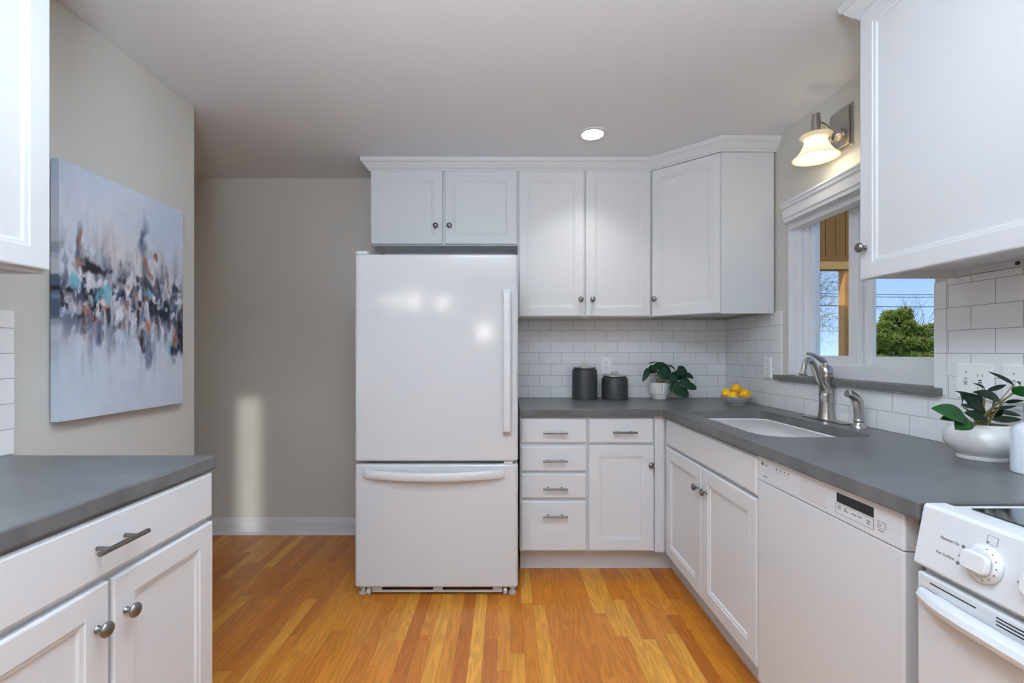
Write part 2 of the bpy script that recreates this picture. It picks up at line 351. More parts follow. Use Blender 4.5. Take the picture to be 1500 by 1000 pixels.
def knob(T, x, z, parent, yf=-.020):
    b = MB(T)
    b.lathe([(.0075, 0), (.0085, -.002), (.006, -.006), (.0055, -.013), (.010, -.017), (.0155, -.020), (.0165, -.0235), (.014, -.028), (.008, -.031), (.001, -.032)], (x, yf, z), 20, 'y')
    return b.build('knob', M['satin'], parent, smooth=True)
def pull(T, x0, x1, z, parent, yf=-.020):
    b = MB(T); y = yf-.032
    b.tube([(x0, y, z), (x1, y, z)], .0058, 14)
    for x in (x0+.030, x1-.030): b.tube([(x, yf, z), (x, y, z)], [.005, .0042], 10)
    return b.build('handle', M['satin'], parent, smooth=True)

# --- back base run : face frame plane at y=2.585
YB = 2.585; TB = frame((0, YB, 0), (1, 0, 0)); CB = CT-.040
k = thing('base_cabinet', 'white base cabinet with four drawers beside the refrigerator', 'cabinet', (.265, 2.9, 0))
b = MB(); b.box(.078, .452, YB, YW-.01, .142, CB-.001); b.build('body', M['cab'], k)
MB().box(.084, .452, 2.69, 2.705, 0, .1415).build('toe_kick', M['cab'], k)
for z0, z1, hz in ((.745, .881, .806), (.590, .727, .652), (.440, .576, .501), (.151, .426, .350)):
    d = slab(TB, .083, .446, z0, z1, k); pull(TB, .203, .338, hz, d)
k = thing('base_cabinet', 'white base cabinet with one drawer over one door, left of the corner', 'cabinet', (.65, 2.9, 0))
MB().box(.4525, .955, YB, YW-.01, .142, CB-.001).build('body', M['cab'], k)
MB().box(.4525, .956, 2.69, 2.705, 0, .1415).build('toe_kick', M['cab'], k)
MB().box(.823, .876, YB-.012, YB-.0005, .142, CB-.002).build('filler_strip', M['cab'], k)
d = slab(TB, .459, .815, .745, .881, k); pull(TB, .583, .718, .809, d)
d = door(TB, .459, .815, .153, .733, k); knob(TB, .796, .628, d)
# --- sink base on right run : face plane x=.892, doors at x=.872
XB = .892; TR = frame((XB, 0, 0), (0, -1, 0))
k = thing('sink_base_cabinet', 'white sink base cabinet with blank front panel over two doors', 'cabinet', (1.2, 2.08, 0))
b = MB(); b.box(XB, .94, 1.618, YB-.013, .142, CB-.001).box(.94, XR-.012, 1.618, 1.64, .142, CB-.001).box(.9405, XR-.012, 1.64, 2.58, .142, .16)
b.build('body', M['cab'], k)
MB().box(.956, .972, 1.618, 2.689, 0, .1415).build('toe_kick', M['cab'], k)
slab(TR, -2.536, -1.622, .746, .885, k, name='front_panel')
d = door(TR, -2.536, -2.086, .148, .732, k); knob(TR, -2.108, .636, d)
d = door(TR, -2.072, -1.622, .148, .732, k); knob(TR, -2.020, .638, d)
# --- left base
TLF = frame((-.902, 0, 0), (0, 1, 0))
k = thing('base_cabinet', 'white base cabinet under the left worktop with wide drawer over two doors', 'cabinet', (-1.2, 1.03, 0))
MB().box(XL+.001, -.902, .64, 1.402, .105, CB-.001).build('body', M['cab'], k)
MB().box(XL+.001, -.98, .66, 1.38, 0, .1045).build('toe_kick', M['cab'], k)
d = slab(TLF, .65, 1.403, .752, .886, k); pull(TLF, .975, 1.108, .822, d)
d = door(TLF, .65, 1.036, .118, .738, k); knob(TLF, 1.0036, .648, d)
d = door(TLF, 1.047, 1.403, .118, .738, k); knob(TLF, 1.080, .648, d)
# --- uppers back : frame plane y=2.89, doors y 2.87
YU = 2.89; TU = frame((0, YU, 0), (1, 0, 0))
def upper(label, x0, x1, z0, z1, doors):
    k = thing('wall_cabinet', label, 'cabinet', ((x0+x1)/2, 3.05, z0))
    b = MB(); b.box(x0, x1, YU, YU+.018, z0, z1).box(x0, x0+.016, YU+.018, YW-.001, z0, z1).box(x1-.016, x1, YU+.018, YW-.001, z0, z1)
    b.box(x0+.016, x1-.016, YU+.018, YW-.001, z0+.02, z0+.036).box(x0+.016, x1-.016, YU+.018, YW-.001, z1-.016, z1)
    b.box(x0+.016, x1-.016, YW-.02, YW-.001, z0, z0+.02)
    b.build('body', M['cab'], k)
    for a, c, kx, kz in doors:
        d = door(TU, a, c, z0+.006, z1-.012, k, st=.057); knob(TU, kx, kz, d)
    return k
upper('short white wall cabinet with two doors above the refrigerator', -.838, .0735, 1.908, 2.376, ((-.833, -.391, -.431, 2.024), (-.376, .067, -.346, 2.024)))
upper('tall white two-door wall cabinet right of the refrigerator', .0745, .9035, 1.462, 2.376, ((.083, .483, .459, 1.571), (.493, .892, .532, 1.571)))
# corner
k = thing('corner_wall_cabinet', 'white corner wall cabinet with angled door above lemon bowl', 'cabinet', (1.25, 2.95, 1.462))
A = Vector((.9045, YU, 0)); B_ = Vector((1.215, 2.612, 0)); 
b = MB(); b.prism([(.9045, YW-.0095), (A.x, A.y), (B_.x, B_.y), (XR-.0115, B_.y), (XR-.0115, YW-.0095)], 1.482, 2.376)
b.prism([(A.x, A.y), (B_.x, B_.y), (XR-.0115, B_.y), (XR-.0115, B_.y+.018), (B_.x+.008, B_.y+.018), (A.x+.012, A.y+.014)], 1.464, 1.4815)
b.build('body', M['cab'], k)
u = (B_-A); L_ = u.length; TC = frame((A.x, A.y, 0), u)
d = door(TC, .012, L_-.006, 1.466, 2.362, k, st=.057); knob(TC, .034, 1.571, d)
# right upper
XU = 1.205; TRU = frame((XU, 0, 0), (0, -1, 0))
k = thing('wall_cabinet', 'large white wall cabinet at upper right over the soap bottle', 'cabinet', (1.36, 1.26, 1.49))
b = MB(); y0, y1 = .955, 1.563
b.box(XU, XU+.018, y0, y1, 1.492, 2.376).box(XU+.018, XR-.001, y1-.016, y1, 1.492, 2.376).box(XU+.018, XR-.001, y0, y0+.016, 1.492, 2.376)
b.box(XU+.018, XR-.001, y0+.016, y1-.016, 1.516, 1.532).box(XU+.018, XR-.001, y0+.016, y1-.016, 2.36, 2.376).box(XR-.018, XR-.001, y0+.016, y1-.016, 1.4965, 1.516)
b.build('body', M['cab'], k)
MB().lathe([(.006, 0), (.006, -.004), (.001, -.005)], (XR-.018, 1.36, 1.506), 12, 'x').build('screw', M['inkd'], k)
d = door(TRU, -1.560, -.960, 1.486, 2.372, k, st=.056); knob(TRU, -1.533, 1.590, d)
# left upper
XLU = -1.21; TLU = frame((XLU, 0, 0), (0, 1, 0))
k = thing('wall_cabinet', 'white wall cabinet at upper left above left worktop', 'cabinet', (-1.36, .98, 1.45))
b = MB(); y0, y1 = .74, 1.2186
b.box(XLU-.018, XLU, y0, y1, 1.450, 2.376).box(XL+.001, XLU-.018, y1-.016, y1, 1.450, 2.376).box(XL+.001, XLU-.018, y0, y0+.016, 1.450, 2.376)
b.box(XL+.001, XLU-.018, y0+.016, y1-.016, 1.470, 1.486).box(XL+.001, XLU-.018, y0+.016, y1-.016, 2.36, 2.376)
b.build('body', M['cab'], k)
door(TLU, .745, 1.2175, 1.458, 2.368, k, st=.056)
# crown
def crown(name, path, closed=False):
    prof = [(.0, 2.366), (.010, 2.366), (.012, 2.374), (.018, 2.378), (.036, 2.402), (.040, 2.410), (.048, 2.414), (.052, 2.4385), (0, 2.4385)]
    P = [Vector(p) for p in path]; rs = []
    for i, p in enumerate(P):
        ns = []
        if i > 0: d = (P[i]-P[i-1]).normalized(); ns.append(Vector((d.y, -d.x)))
        if i < len(P)-1: d = (P[i+1]-P[i]).normalized(); ns.append(Vector((d.y, -d.x)))
        nn = ns[0] if len(ns) == 1 else (ns[0]+ns[1])/(1+ns[0].dot(ns[1]))
        rs.append([(p.x+nn.x*o, p.y+nn.y*o, z) for o, z in prof])
    return struct(MB().rings(rs).build(name, M['cab']))
e = .0205
crown('trim_1', [(-.8385, YW-.001), (-.8385, YU-e+.018), (.9035, YU-e+.018), (B_.x-.004, B_.y-.008), (XR-.001, B_.y-.003)])
crown('trim_2', [(XR-.001, 1.5645), (XU-.003, 1.5645), (XU-.003, .95)])
crown('trim_3', [(XLU+.003, .74), (XLU+.003, 1.220), (XL+.001, 1.220)])

# ------------------------------------------------------------------ worktops
def rrect(x0, x1, y0, y1, r, n=7):
    pts = []
    rr = r if isinstance(r, (tuple, list)) else (r,)*4
    for (cx, cy, a0, q) in ((x1, y1, 0, rr[0]), (x0, y1, 90, rr[1]), (x0, y0, 180, rr[2]), (x1, y0, 270, rr[3])):
        sx = cx-q if cx == x1 else cx+q; sy = cy-q if cy == y1 else cy+q
        for i in range(n+1):
            a = math.radians(a0+90*i/n); pts.append((sx+q*math.cos(a), sy+q*math.sin(a)))
    return pts
SX0, SX1, SY0, SY1 = .952, 1.372, 1.708, 2.475
hole = rrect(SX0, SX1, SY0, SY1, (.07, .07, .10, .07))
outer = [(.075, 2.547), (.075, YW-.0005), (XR-.0005, YW-.0005), (XR-.0005, .967), (.856, .967), (.856, 2.535), (.850, 2.544), (.842, 2.547)]
b = MB()
def holed(b, outer, hole, z0, z1):
    bm = b.b; es = []; top = []; 
    for lp in (outer, hole):
        vs = [b.v((x, y, z1)) for x, y in lp]; top.append(vs)
        es += [bm.edges.new((vs[i], vs[(i+1) % len(vs)])) for i in range(len(vs))]
    r = bmesh.ops.triangle_fill(bm, edges=es, use_beauty=True)
    fs = [f for f in r['geom'] if isinstance(f, bmesh.types.BMFace)]
    d = bmesh.ops.duplicate(bm, geom=fs); mp = d['vert_map']
    for f in fs: pass
    for v in [x for x in d['geom'] if isinstance(x, bmesh.types.BMVert)]: v.co.z = z0
    for vs in top:
        N = len(vs)
        for i in range(N): b.f([vs[i], vs[(i+1) % N], mp[vs[(i+1) % N]], mp[vs[i]]])
holed(b, outer, hole, CB, CT)
tag(b.build('worktop', M['counter'], bev=.004), 'grey concrete-look L-shaped worktop running round the corner and sink', 'countertop')
tag(MB().box(XL+.0005, -.877, .5, 1.409, CB, CT).build('worktop', M['counter'], bev=.005), 'grey concrete-look worktop on the left base cabinet', 'countertop')
# sink
b = MB(); RR = []
def rr(i, z, rad): return [(x, y, z) for x, y in rrect(SX0+i, SX1-i, SY0+i, SY1-i, rad)]
b.rings([rr(-.012, CB-.0035, .09), rr(-.012, CB-.0005, .09), rr(.002, CB-.0005, .075), rr(.008, CB-.006, .07), rr(.012, CB-.12, .07), rr(.022, CB-.165, .07), rr(.05, CB-.185, .06), rr(.13, CB-.19, .05)])
sk_ = thing('kitchen_sink', 'white undermount sink set in the grey worktop under window', 'sink', (1.16, 2.09, CB-.2))
b.build('basin', M['sink'], sk_, smooth=True)
MB().lathe([(.055, 0), (.055, .003), (.045, .004), (.04, .001), (.001, .0)], (1.165, 2.09, CB-.1898), 24).build('drain', M['steel'], sk_, smooth=True)
# faucet
FX, FY = 1.468, 2.136
k = thing('faucet', 'brushed nickel single-lever kitchen faucet behind the sink', 'faucet', (FX, FY, CT))
b = MB(); b.prism([(FX+(x-FX), y) for x, y in rrect(FX-.026, FX+.026, FY-.14, FY+.15, .025)], CT, CT+.006)
b.build('deck_plate', M['steel'], k, bev=.003, smooth=True)
z = CT+.006
b = MB(); b.lathe([(.034, 0), (.033, .006), (.0285, .03), (.0265, .07), (.0262, .105), (.0285, .108), (.0285, .113), (.0262, .116), (.0268, .16), (.0275, .185), (.030, .189), (.030, .194), (.026, .198), (.0255, .204), (.029, .207), (.0295, .212), (.0275, .232), (.020, .243), (.010, .247), (.009, .256), (.001, .258)], (FX, FY, z), 32)
b.build('body', M['steel'], k, smooth=True)
dv = Vector((-.85, -.515, 0)).normalized()
def sp_(r, zz): return Vector((FX, FY, zz))+dv*r
pts = [(.012, 1.075), (.04, 1.103), (.07, 1.137), (.098, 1.175), (.118, 1.198), (.138, 1.211), (.158, 1.213), (.176, 1.203), (.190, 1.182), (.196, 1.160)]
MB().tube([sp_(*p) for p in pts]+[sp_(.198, 1.150), sp_(.199, 1.147)], [.0155, .015, .0145, .014, .0135, .013, .0125, .012, .0115, .0115, .0165, .017], 16).build('spout', M['steel'], k, smooth=True)
MB().tube([(FX, FY, 1.197), (FX-.012, FY+.003, 1.207), (FX-.03, FY+.004, 1.219), (FX-.052, FY+.003, 1.232), (FX-.070, FY, 1.238), (FX-.088, FY-.004, 1.2385)], [.009, .013, .0105, .008, .0075, .006], 12).build('lever', M['steel'], k, smooth=True)
# side sprayer
QX, QY = 1.456, 1.921
k = thing('side_sprayer', 'short brushed nickel side sprayer right of the faucet', 'sprayer', (QX, QY, CT))
MB().lathe([(.027, 0), (.026, .006), (.018, .014), (.0165, .022), (.0195, .026), (.0195, .032), (.017, .036)], (QX, QY, CT), 24).build('base', M['steel'], k, smooth=True)
MB().tube([(QX, QY, CT+.034), (QX, QY, CT+.08), (QX-.003, QY, CT+.106), (QX-.016, QY-.002, CT+.124), (QX-.034, QY-.004, CT+.137), (QX-.050, QY-.006, CT+.143), (QX-.052, QY-.006, CT+.1435)], [.016, .0185, .019, .0175, .0155, .0175, .012], 16).build('spray_head', M['steel'], k, smooth=True)

# ------------------------------------------------------------------ refrigerator
FY0 = 2.36; fx0, fx1 = -.768, .0615
k = thing('refrigerator', 'white bottom-freezer refrigerator standing on castors', 'refrigerator', ((fx0+fx1)/2, 2.75, 0))
b = MB(); b.box(fx0+.006, fx1-.006, 2.44, 3.12, .06, 1.735); b.build('body', M['appl'], k, bev=.004)
def fdoor(name, z0, z1):
    b = MB(); TT = [0, .004, .009, .016, .03]+[.06+.88*q/12 for q in range(13)]+[.97, .984, .991, .996, 1]
    def ring(i, z):
        pts = []
        for t in TT:
            x = fx0+i+(fx1-fx0-2*i)*t; y = FY0+i*.8+.002*(2*t-1)**2
            e_ = min(t, 1-t)*(fx1-fx0)
            if e_ < .0135: y += .010*(1-e_/.0135)**2
            pts.append((x, y, z))
        pts += [(fx1-i, 2.43, z), (fx0+i, 2.43, z)]
        return pts
    b.rings([ring(.006, z0), ring(.002, z0+.003), ring(0, z0+.008), ring(0, z0+.014), ring(0, z1-.014), ring(0, z1-.008), ring(.002, z1-.003), ring(.006, z1)])
    return b.build(name, M['fridge'], k, smooth=True)
up_ = fdoor('upper_door', .694, 1.742); lo_ = fdoor('freezer_door', .054, .676)
b = MB(); b.rings([[(x, y, z) for x, y in rrect(-.014, .024, FY0-.042+q, FY0+.004, .008, 3)] for z, q in ((.838, .018), (.850, .004), (.875, 0), (1.52, 0), (1.545, .004), (1.558, .018))])
b.build('handle', M['appls'], up_, smooth=True)
b = MB(); rs = []
for i in range(25):
    t = i/24; x = -.722+.714*t; bow = math.sin(math.pi*t); yo = FY0-.020-.030*bow
    if i in (0, 24): yo = FY0-.006
    zc = .632-.010*bow; h = .020+.002*(1-bow)
    yb = FY0+.004 if (t < .06 or t > .94) else yo+.022
    rs.append([(x, yo+.004, zc-h), (x, yo, zc-h+.006), (x, yo, zc+h-.006), (x, yo+.004, zc+h), (x, yb, zc+h), (x, yb, zc-h)])
b.rings(rs); b.build('handle', M['appls'], lo_, smooth=True)
b = MB(); b.prism(rrect(fx0+.002, fx0+.066, FY0+.006, 2.44, .012, 4), 1.7425, 1.762); b.build('hinge_cap', M['appls'], k, bev=.006, seg=3)
MB().box(fx1-.072, fx1-.026, FY0+.012, 2.43, .6775, .6925).build('hinge_bracket', M['appls'], k, bev=.002)
b = MB(); b.box(fx0+.04, fx1-.04, FY0+.05, FY0+.4, .0565, .6935-.001) if False else None
b = MB(); gy = FY0+.035
b.box(fx0+.08, fx1-.08, gy, gy+.012, .012, .022).box(fx0+.08, fx0+.13, gy, gy+.012, .022, .052).box(fx1-.13, fx1-.08, gy, gy+.012, .022, .052).box(-.375, -.325, gy, gy+.012, .022, .052)
b.build('kick_grille', M['appls'], k, bev=.001)
MB().box(fx0+.10, fx1-.10, gy+.05, gy+.06, .012, .058).build('grille_backing', M['dark'], k)
for x in (fx0+.065, fx1-.065):
    MB().lathe([(.018, -.009), (.021, -.007), (.021, .007), (.018, .009)], (x, gy+.005, .0212), 24, 'x').build('castor', M['appls'], k, smooth=True)
    MB().box(x-.014, x+.014, gy+.0, gy+.05, .043, .059).build('castor_bracket', M['grey_plastic'], k, bev=.002)
for x in (fx0+.028, fx1-.028):
    b = MB(); b.lathe([(.020, 0), (.021, .008), (.012, .010), (.010, .03), (.018, .031), (.018, .058)], (x, gy+.02, .0), 20)
    b.build('levelling_foot', M['appls'], k, smooth=True)
for z in (1.497, .892):
    MB().lathe([(.003, 0), (.003, -.001), (.001, -.0015)], (fx0+.022, FY0+.0065, z), 10, 'y').build('screw', M['grey_plastic'], up_)
# emblem on the door : grey oval swoosh and small peaks
b = MB(); s_ = 1/289.0
def lp(px, py): return ((px-VX)*s_, FY0-.0006+.005, H-(py-VY)*s_)
c0 = [lp(716+12*math.cos(a), 393+4*math.sin(a)) for a in [2*math.pi*i/30 for i in range(31)]]
b.tube(c0, [.0008+.0009*abs(math.sin(math.pi*i/30)) for i in range(31)], 6)
b.tube([lp(709, 391.5), lp(711, 394), lp(713, 392), lp(715, 394), lp(720, 392.4), lp(724, 393)], .0008, 5)
b.tube([lp(719, 396.5), lp(726, 394.5), lp(730, 392), lp(734, 391), lp(738, 394)], .0011, 6)
b.tube([lp(737, 393), lp(740, 392), lp(744, 395)], .0009, 5)
for q in ((726, 733, 398), (734, 739, 397.4), (740, 744, 397.6), (728, 741, 400.6)):
    b.tube([lp(q[0]+i*(q[1]-q[0])/8, q[2]+(.5 if i % 2 else -.5)) for i in range(9)], .0005, 4)
b.build('emblem', M['ink'], up_)

# ------------------------------------------------------------------ dishwasher
k = thing('dishwasher', 'white built-in dishwasher between sink base and range', 'dishwasher', (1.18, 1.31, 0))
dy0, dy1, dx = 1.020, 1.612, .872
MB().box(.905, 1.48, 1.012, 1.612, .11, CB-.006).build('body', M['grey_plastic'], k)
MB().box(.96, .98, 1.012, 1.615, 0, .109).build('toe_kick', M['cab'], k)
def dwp(z0, z1, name, cuts=False):
    b = MB(); 
    P = [(dx+.003, dy1), (dx, dy1-.003), (dx, dy0+.006), (dx+.004, dy0), (.904, dy0-.004), (.904, dy1)]
    b.prism(P, z0, z1); return b.build(name, M['appls'], k, bev=.0015)
dwp(.115, .8065, 'door_panel')
cp = dwp(.809, CB-.004, 'control_panel')
def dq(px, py):   # point on the dishwasher front plane
    Y = dx*F/(px-VX); return Y, H-(py-VY)*Y/F
def dbox(p0, p1, m, name, t=.0006, inset=0):
    y0, z1 = dq(*p0); y1, z0 = dq(*p1)
    return MB().box(dx-t, dx+inset, y1, y0, z0, z1).build(name, m, cp)
y0, z1 = dq(1174.5, 716); y1, z0 = dq(1211.5, 743)
b = MB(); zt, zb = .870, .826
b.box(dx-.0015, dx+.001, y1-.002, y1, zb, zt).box(dx-.0015, dx+.001, y0, y0+.002, zb, zt).box(dx-.0015, dx+.001, y1, y0, zt, zt+.002).box(dx-.0015, dx+.001, y1, y0, zb-.002, zb)
b.box(dx-.0008, dx, y1, y0, zb, zt)
b.build('pocket_handle', M['pocket'], cp, bev=.0006)
y0 = dx*F/(1226-VX); y1 = dx*F/(1280-VX)
MB().box(dx-.001, dx+.001, y1, y0, .853, .877).build('display', M['black'], cp)
b = MB()
for (x0, x1, z0, z1) in ((1224, 1280, .8235, .8240), (1224, 1280, .8485, .8490)): b.box(dx-.0006, dx, dx*F/(x1-VX), dx*F/(x0-VX), z0, z1)
for xx in (1224, 1279.6): b.box(dx-.0006, dx, dx*F/(xx+.4-VX), dx*F/(xx-VX), .8235, .849)
for xx in (1286, 1297): b.box(dx-.0006, dx, dx*F/(xx+.5-VX), dx*F/(xx-VX), .836, .851)
for zz in (.836, .851): b.box(dx-.0006, dx, dx*F/(1297.5-VX), dx*F/(1286-VX), zz, zz+.0005)
b.build('button_outlines', M['ink'], cp)
LM = lambda y, z, x=dx-.0006: rot3((0, -1, 0), (0, 0, 1), (-1, 0, 0), (x, y, z))
for px, s, zz in ((1227, 'Power', .8415), (1227, 'Scrub', .836), (1236.5, 'Auto', .8415), (1236.5, 'Heavy', .836), (1247, 'Normal', .837), (1257, 'Rinse', .838), (1270, 'Extra', .838), (1270, 'Dry', .832), (1287, 'Cancel', .829), (1288.5, 'O', .841)):
    text(s, LM(dx*F/(px-VX), zz), .0055, M['ink'], cp)
text('LG', LM(dx*F/(1120-VX), .8635), .014, M['ink'], cp)
b = MB(); yc = dx*F/(1117-VX); b.lathe([(.007, 0), (.007, -.0008), (.0062, -.001)], (dx, yc, .8685), 20, 'x').build('logo_disc', M['ink'], cp)
text('inverter', LM(dx*F/(1118.5-VX), .826), .0075, M['ink'], cp)
for px in (1138, 1143.2, 1149, 1155):
    y = dx*F/(px-VX)
    MB().lathe([(.0024, 0), (.0022, -.0008), (.0005, -.001)], (dx, y, .869), 12, 'x').build('indicator_light', M['inkd'], cp)
    text('on', LM(y+.003, .859), .006, M['ink'], cp)

# ------------------------------------------------------------------ range
k = thing('range', 'white freestanding electric range with black glass cooktop', 'stove', (1.17, .58, 0))
RY1, RY0 = .960, .200
MB().box(.862, 1.495, RY0, RY1-.004, .02, .905).build('body', M['appls'], k, bev=.003)
prof = [(.845, .812), (.839, .817), (.8605, .930), (.865, .936), (.905, .936), (.907, .930), (.907, .812)]
cp = MB().extr(prof, RY0, RY1).build('control_panel', M['appls'], k, bev=.003, seg=3)
b = MB(); b.box(.908, 1.495, RY0, RY1-.006, .9055, .931); b.build('cooktop_frame', M['appls'], k, bev=.003)
MB().box(.93, 1.45, RY0+.03, RY1-.03, .9312, .934).build('cooktop_glass', M['glassblk'], k, bev=.001)
for cx, cy, r in ((1.05, .77, .10), (1.05, .40, .08), (1.32, .77, .08), (1.32, .40, .10)):
    MB().rings([[(cx+q*math.cos(a), cy+q*math.sin(a), z) for a in [2*math.pi*i/48 for i in range(48)]] for q, z in ((r, .9341), (r, .9345), (r-.002, .9345), (r-.002, .9341), (r, .9341))], cap=False).build('burner_ring', M['ink'], k)
MB().box(1.452, 1.505, RY0+.01, RY1-.02, .9315, .95).build('rear_lip', M['appls'], k, bev=.004)
# tilted frame on the panel
pu = Vector((.8605-.839, 0, .930-.817)).normalized(); pn = Vector((-pu.z, 0, pu.x)); org = Vector((.839, 0, .817))
def PT(y, h, off=.0): return org+Vector((0, y, 0))+pu*h+pn*off
def PM(y, h): return rot3((0, -1, 0), pu, pn, PT(y, h, .0004))
text('Element On', PM(.912, .066), .0078, M['ink'], cp)
text('Hot Surface', PM(.916, .036), .0078, M['ink'], cp)
def pdisc(y, h, r, m, name, t=.001):
    T = rot3((0, -1, 0), pu, pn, PT(y, h)); b = MB(T); b.lathe([(r, 0), (r, t), (r*.8, t*1.3), (.0005, t*1.4)], (0, 0, 0), 20); return b.build(name, m, cp, smooth=True)
pdisc(.866, .068, .0032, M['ink'], 'indicator_light'); pdisc(.871, .035, .0032, M['ink'], 'indicator_light')
for yk in (.826, .728, .43, .335):
    T = rot3((0, -1, 0), pu, pn, PT(yk, .054))
    b = MB(T); b.lathe([(.0335, 0), (.034, .003), (.0325, .006), (.027, .010), (.0255, .012), (.001, .012)], (0, 0, 0), 36)
    kn = b.build('control_knob', M['appls'], cp, smooth=True)
    b = MB(T @ Matrix.Rotation(math.radians(0), 4, 'Z')); b.prism(rrect(-.0245, .0245, -.0175, .0175, .011, 5), .012, .0235); b.build('knob_grip', M['appls'], kn, bev=.004, seg=3, smooth=True)
    b = MB(T); b.box(-.0252, -.0240, -.0015, .0015, .013, .022); b.build('pointer', M['inkd'], kn)
    b = MB(T)
    for i in range(7):
        a = math.radians(-70+i*24); b.box(.0285*math.cos(a)-.0008, .0285*math.cos(a)+.0008, .0285*math.sin(a)-.0012, .0285*math.sin(a)+.0012, .0085, .0098)
    b.build('dial_marks', M['ink'], kn)
    T2 = rot3((0, -1, 0), pu, pn, PT(yk-.006, .098)); b = MB(T2)
    for q in ((-.009, .009, -.0075, -.007), (-.009, .009, .007, .0075), (-.009, -.0085, -.0075, .0075), (.0085, .009, -.0075, .0075)): b.box(*q[:2], *q[2:], 0, .0004)
    b.lathe([(.002, 0), (.002, .0006)], (-.0065, -.005, 0), 10)
    b.build('burner_symbol', M['ink'], cp)
dr = MB().box(.843, .8615, RY0+.004, RY1-.006, .170, .800).build('oven_door', M['appls'], k, bev=.004)
MB().box(.8418, .8435, RY0+.14, .806, .35, .672).build('oven_window', M['glassblk'], dr)
MB().box(.8405, .8435, RY0+.03, .935, .22, .725).build('door_inset', M['appls'], dr, bev=.0015) if False else None
b = MB(); rs = []
for i in range(19):
    t = i/18; y = .944-.72*t; out = .815-.004*math.sin(math.pi*t)
    e_ = min(t, 1-t)*18; xo = {0: .840, 1: .824, 2: .818}.get(int(round(e_)), .8155)
    rs.append([(xo+.004, y, .742), (xo-.006, y, .748), (xo-.009, y, .758), (xo-.004, y, .768), (xo+.010, y, .774), (.8425 if e_ < 1.5 else xo+.020, y, .772), (.8425 if e_ < 1.5 else xo+.020, y, .744)])
b.rings(rs); b.build('handle', M['appls'], dr, smooth=True)
b = MB(); b.box(.8422, .8435, .835, .925, .786, .788)
for i in range(3): b.box(.8422, .8435, .62, .80, .789-.006*i, .791-.006*i)
b.build('vent_slots', M['dark'], dr)
MB().box(.845, .8615, RY0+.004, RY1-.006, .03, .160).build('storage_drawer', M['appls'], k, bev=.004)

# ------------------------------------------------------------------ things on the worktop
def canister(label, x, y, r, h, kx):
    k = thing('canister', label, 'canister', (x, y, CT))
    MB().lathe([(r-.004, 0), (r, .004), (r, h-.022), (r-.003, h-.010), (r-.010, h-.003), (r-.016, h), (.001, h)], (x, y, CT), 48).build('jar', M['canister'], k, smooth=True)
    ld = MB().lathe([(r-.014, 0), (r-.009, .002), (r-.009, .009), (r-.012, .011), (.001, .012)], (x, y, CT+h), 48).build('lid', M['lid'], k, smooth=True)
    MB().box(x-.023, x+.023, y-.006, y+.006, CT+h+.0115, CT+h+.034).build('lid_handle', M['lid'], ld, bev=.003)
canister('taller charcoal ceramic canister with metal lid', .523, 3.095, .0825, .205, 0)
canister('shorter charcoal ceramic canister with metal lid', .722, 3.090, .0855, .150, 0)

def leaf(b, base, tip, width, up, prof='lance', fold=.25, droop=.1, T=None):
    base = Vector(base); tip = Vector(tip); d = tip-base; L = d.length; d.normalize()
    up = Vector(up); up = (up-d*up.dot(d)).normalized(); s = d.cross(up); N = 10; R = []
    for i in range(N+1):
        t = i/N
        if prof == 'lance': w = (math.sin(math.pi*t**.85))**.8
        elif prof == 'heart': w = (math.sin(math.pi*min(1, (t*.93+.07))**.62))**.62 if t < 1 else 0
        else: w = (math.sin(math.pi*t**.75))**.6
        w = max(w, .02)*width/2
        c = base+d*L*t-up*droop*L*(2*t-1)**2+up*droop*L
        row = []
        for q in (-1, -.5, 0, .5, 1):
            off = -.08*L if prof == 'heart' and i == 0 else 0
            row.append(b.v(c+s*w*q+up*fold*w*abs(q)+d*off*abs(q)))
        R.append(row)
    for a, c in zip(R, R[1:]):
        for j in range(4): b.f([a[j], a[j+1], c[j+1], c[j]])
def solid(o, t=.0006):
    md = o.modifiers.new('thickness', 'SOLIDIFY'); md.thickness = t; return o
# --- small fluted pot plant
PX, PY = 1.02, 3.085
k = thing('potted_plant', 'trailing round-leaved plant in a small fluted white pot', 'plant', (PX, PY, CT))
b = MB(); rs = []
for r, z, fl in ((.036, 0, 0), (.046, .002, 0), (.052, .012, 0), (.055, .034, 0), (.062, .038, 1), (.064, .06, 1), (.064, .105, 1), (.063, .112, 0), (.058, .112, 0), (.057, .098, 0), (.001, .098, 0)):
    rs.append([(PX+(r+(fl*.0022*math.cos(22*a)))*math.cos(a), PY+(r+(fl*.0022*math.cos(22*a)))*math.sin(a), CT+z) for a in [2*math.pi*i/132 for i in range(132)]])
b.rings(rs).build('pot', M['cer'], k, smooth=True)
MB().lathe([(.056, 0), (.056, .003), (.02, .006), (.001, .006)], (PX, PY, CT+.098), 24).build('soil', M['soil'], k)
def c3(x, y): return 820+x/5, 500+y/5
lv = [((650, 205), (607, 295), 46, 3.06), ((700, 190), (640, 225), 60, 3.10), ((745, 175), (672, 200), 62, 3.05), ((725, 170), (790, 185), 48, 3.13), ((655, 160), (715, 150), 10, 3.05),
      ((735, 205), (815, 275), 105, 3.02), ((800, 200), (760, 165), 30, 3.12), ((845, 240), (805, 305), 64, 3.0), ((860, 205), (935, 240), 80, 3.03), ((835, 250), (930, 265), 78, 3.07), ((805, 175), (850, 207), 14, 3.02),
      ((925, 240), (980, 272), 40, 3.06), ((880, 290), (965, 340), 90, 2.99), ((935, 325), (1003, 350), 66, 2.97), ((825, 325), (945, 405), 110, 2.98), ((850, 315), (815, 370), 60, 3.03), ((905, 345), (850, 330), 80, 3.04), ((700, 215), (650, 235), 30, 3.12)]
b = MB(); st = MB()
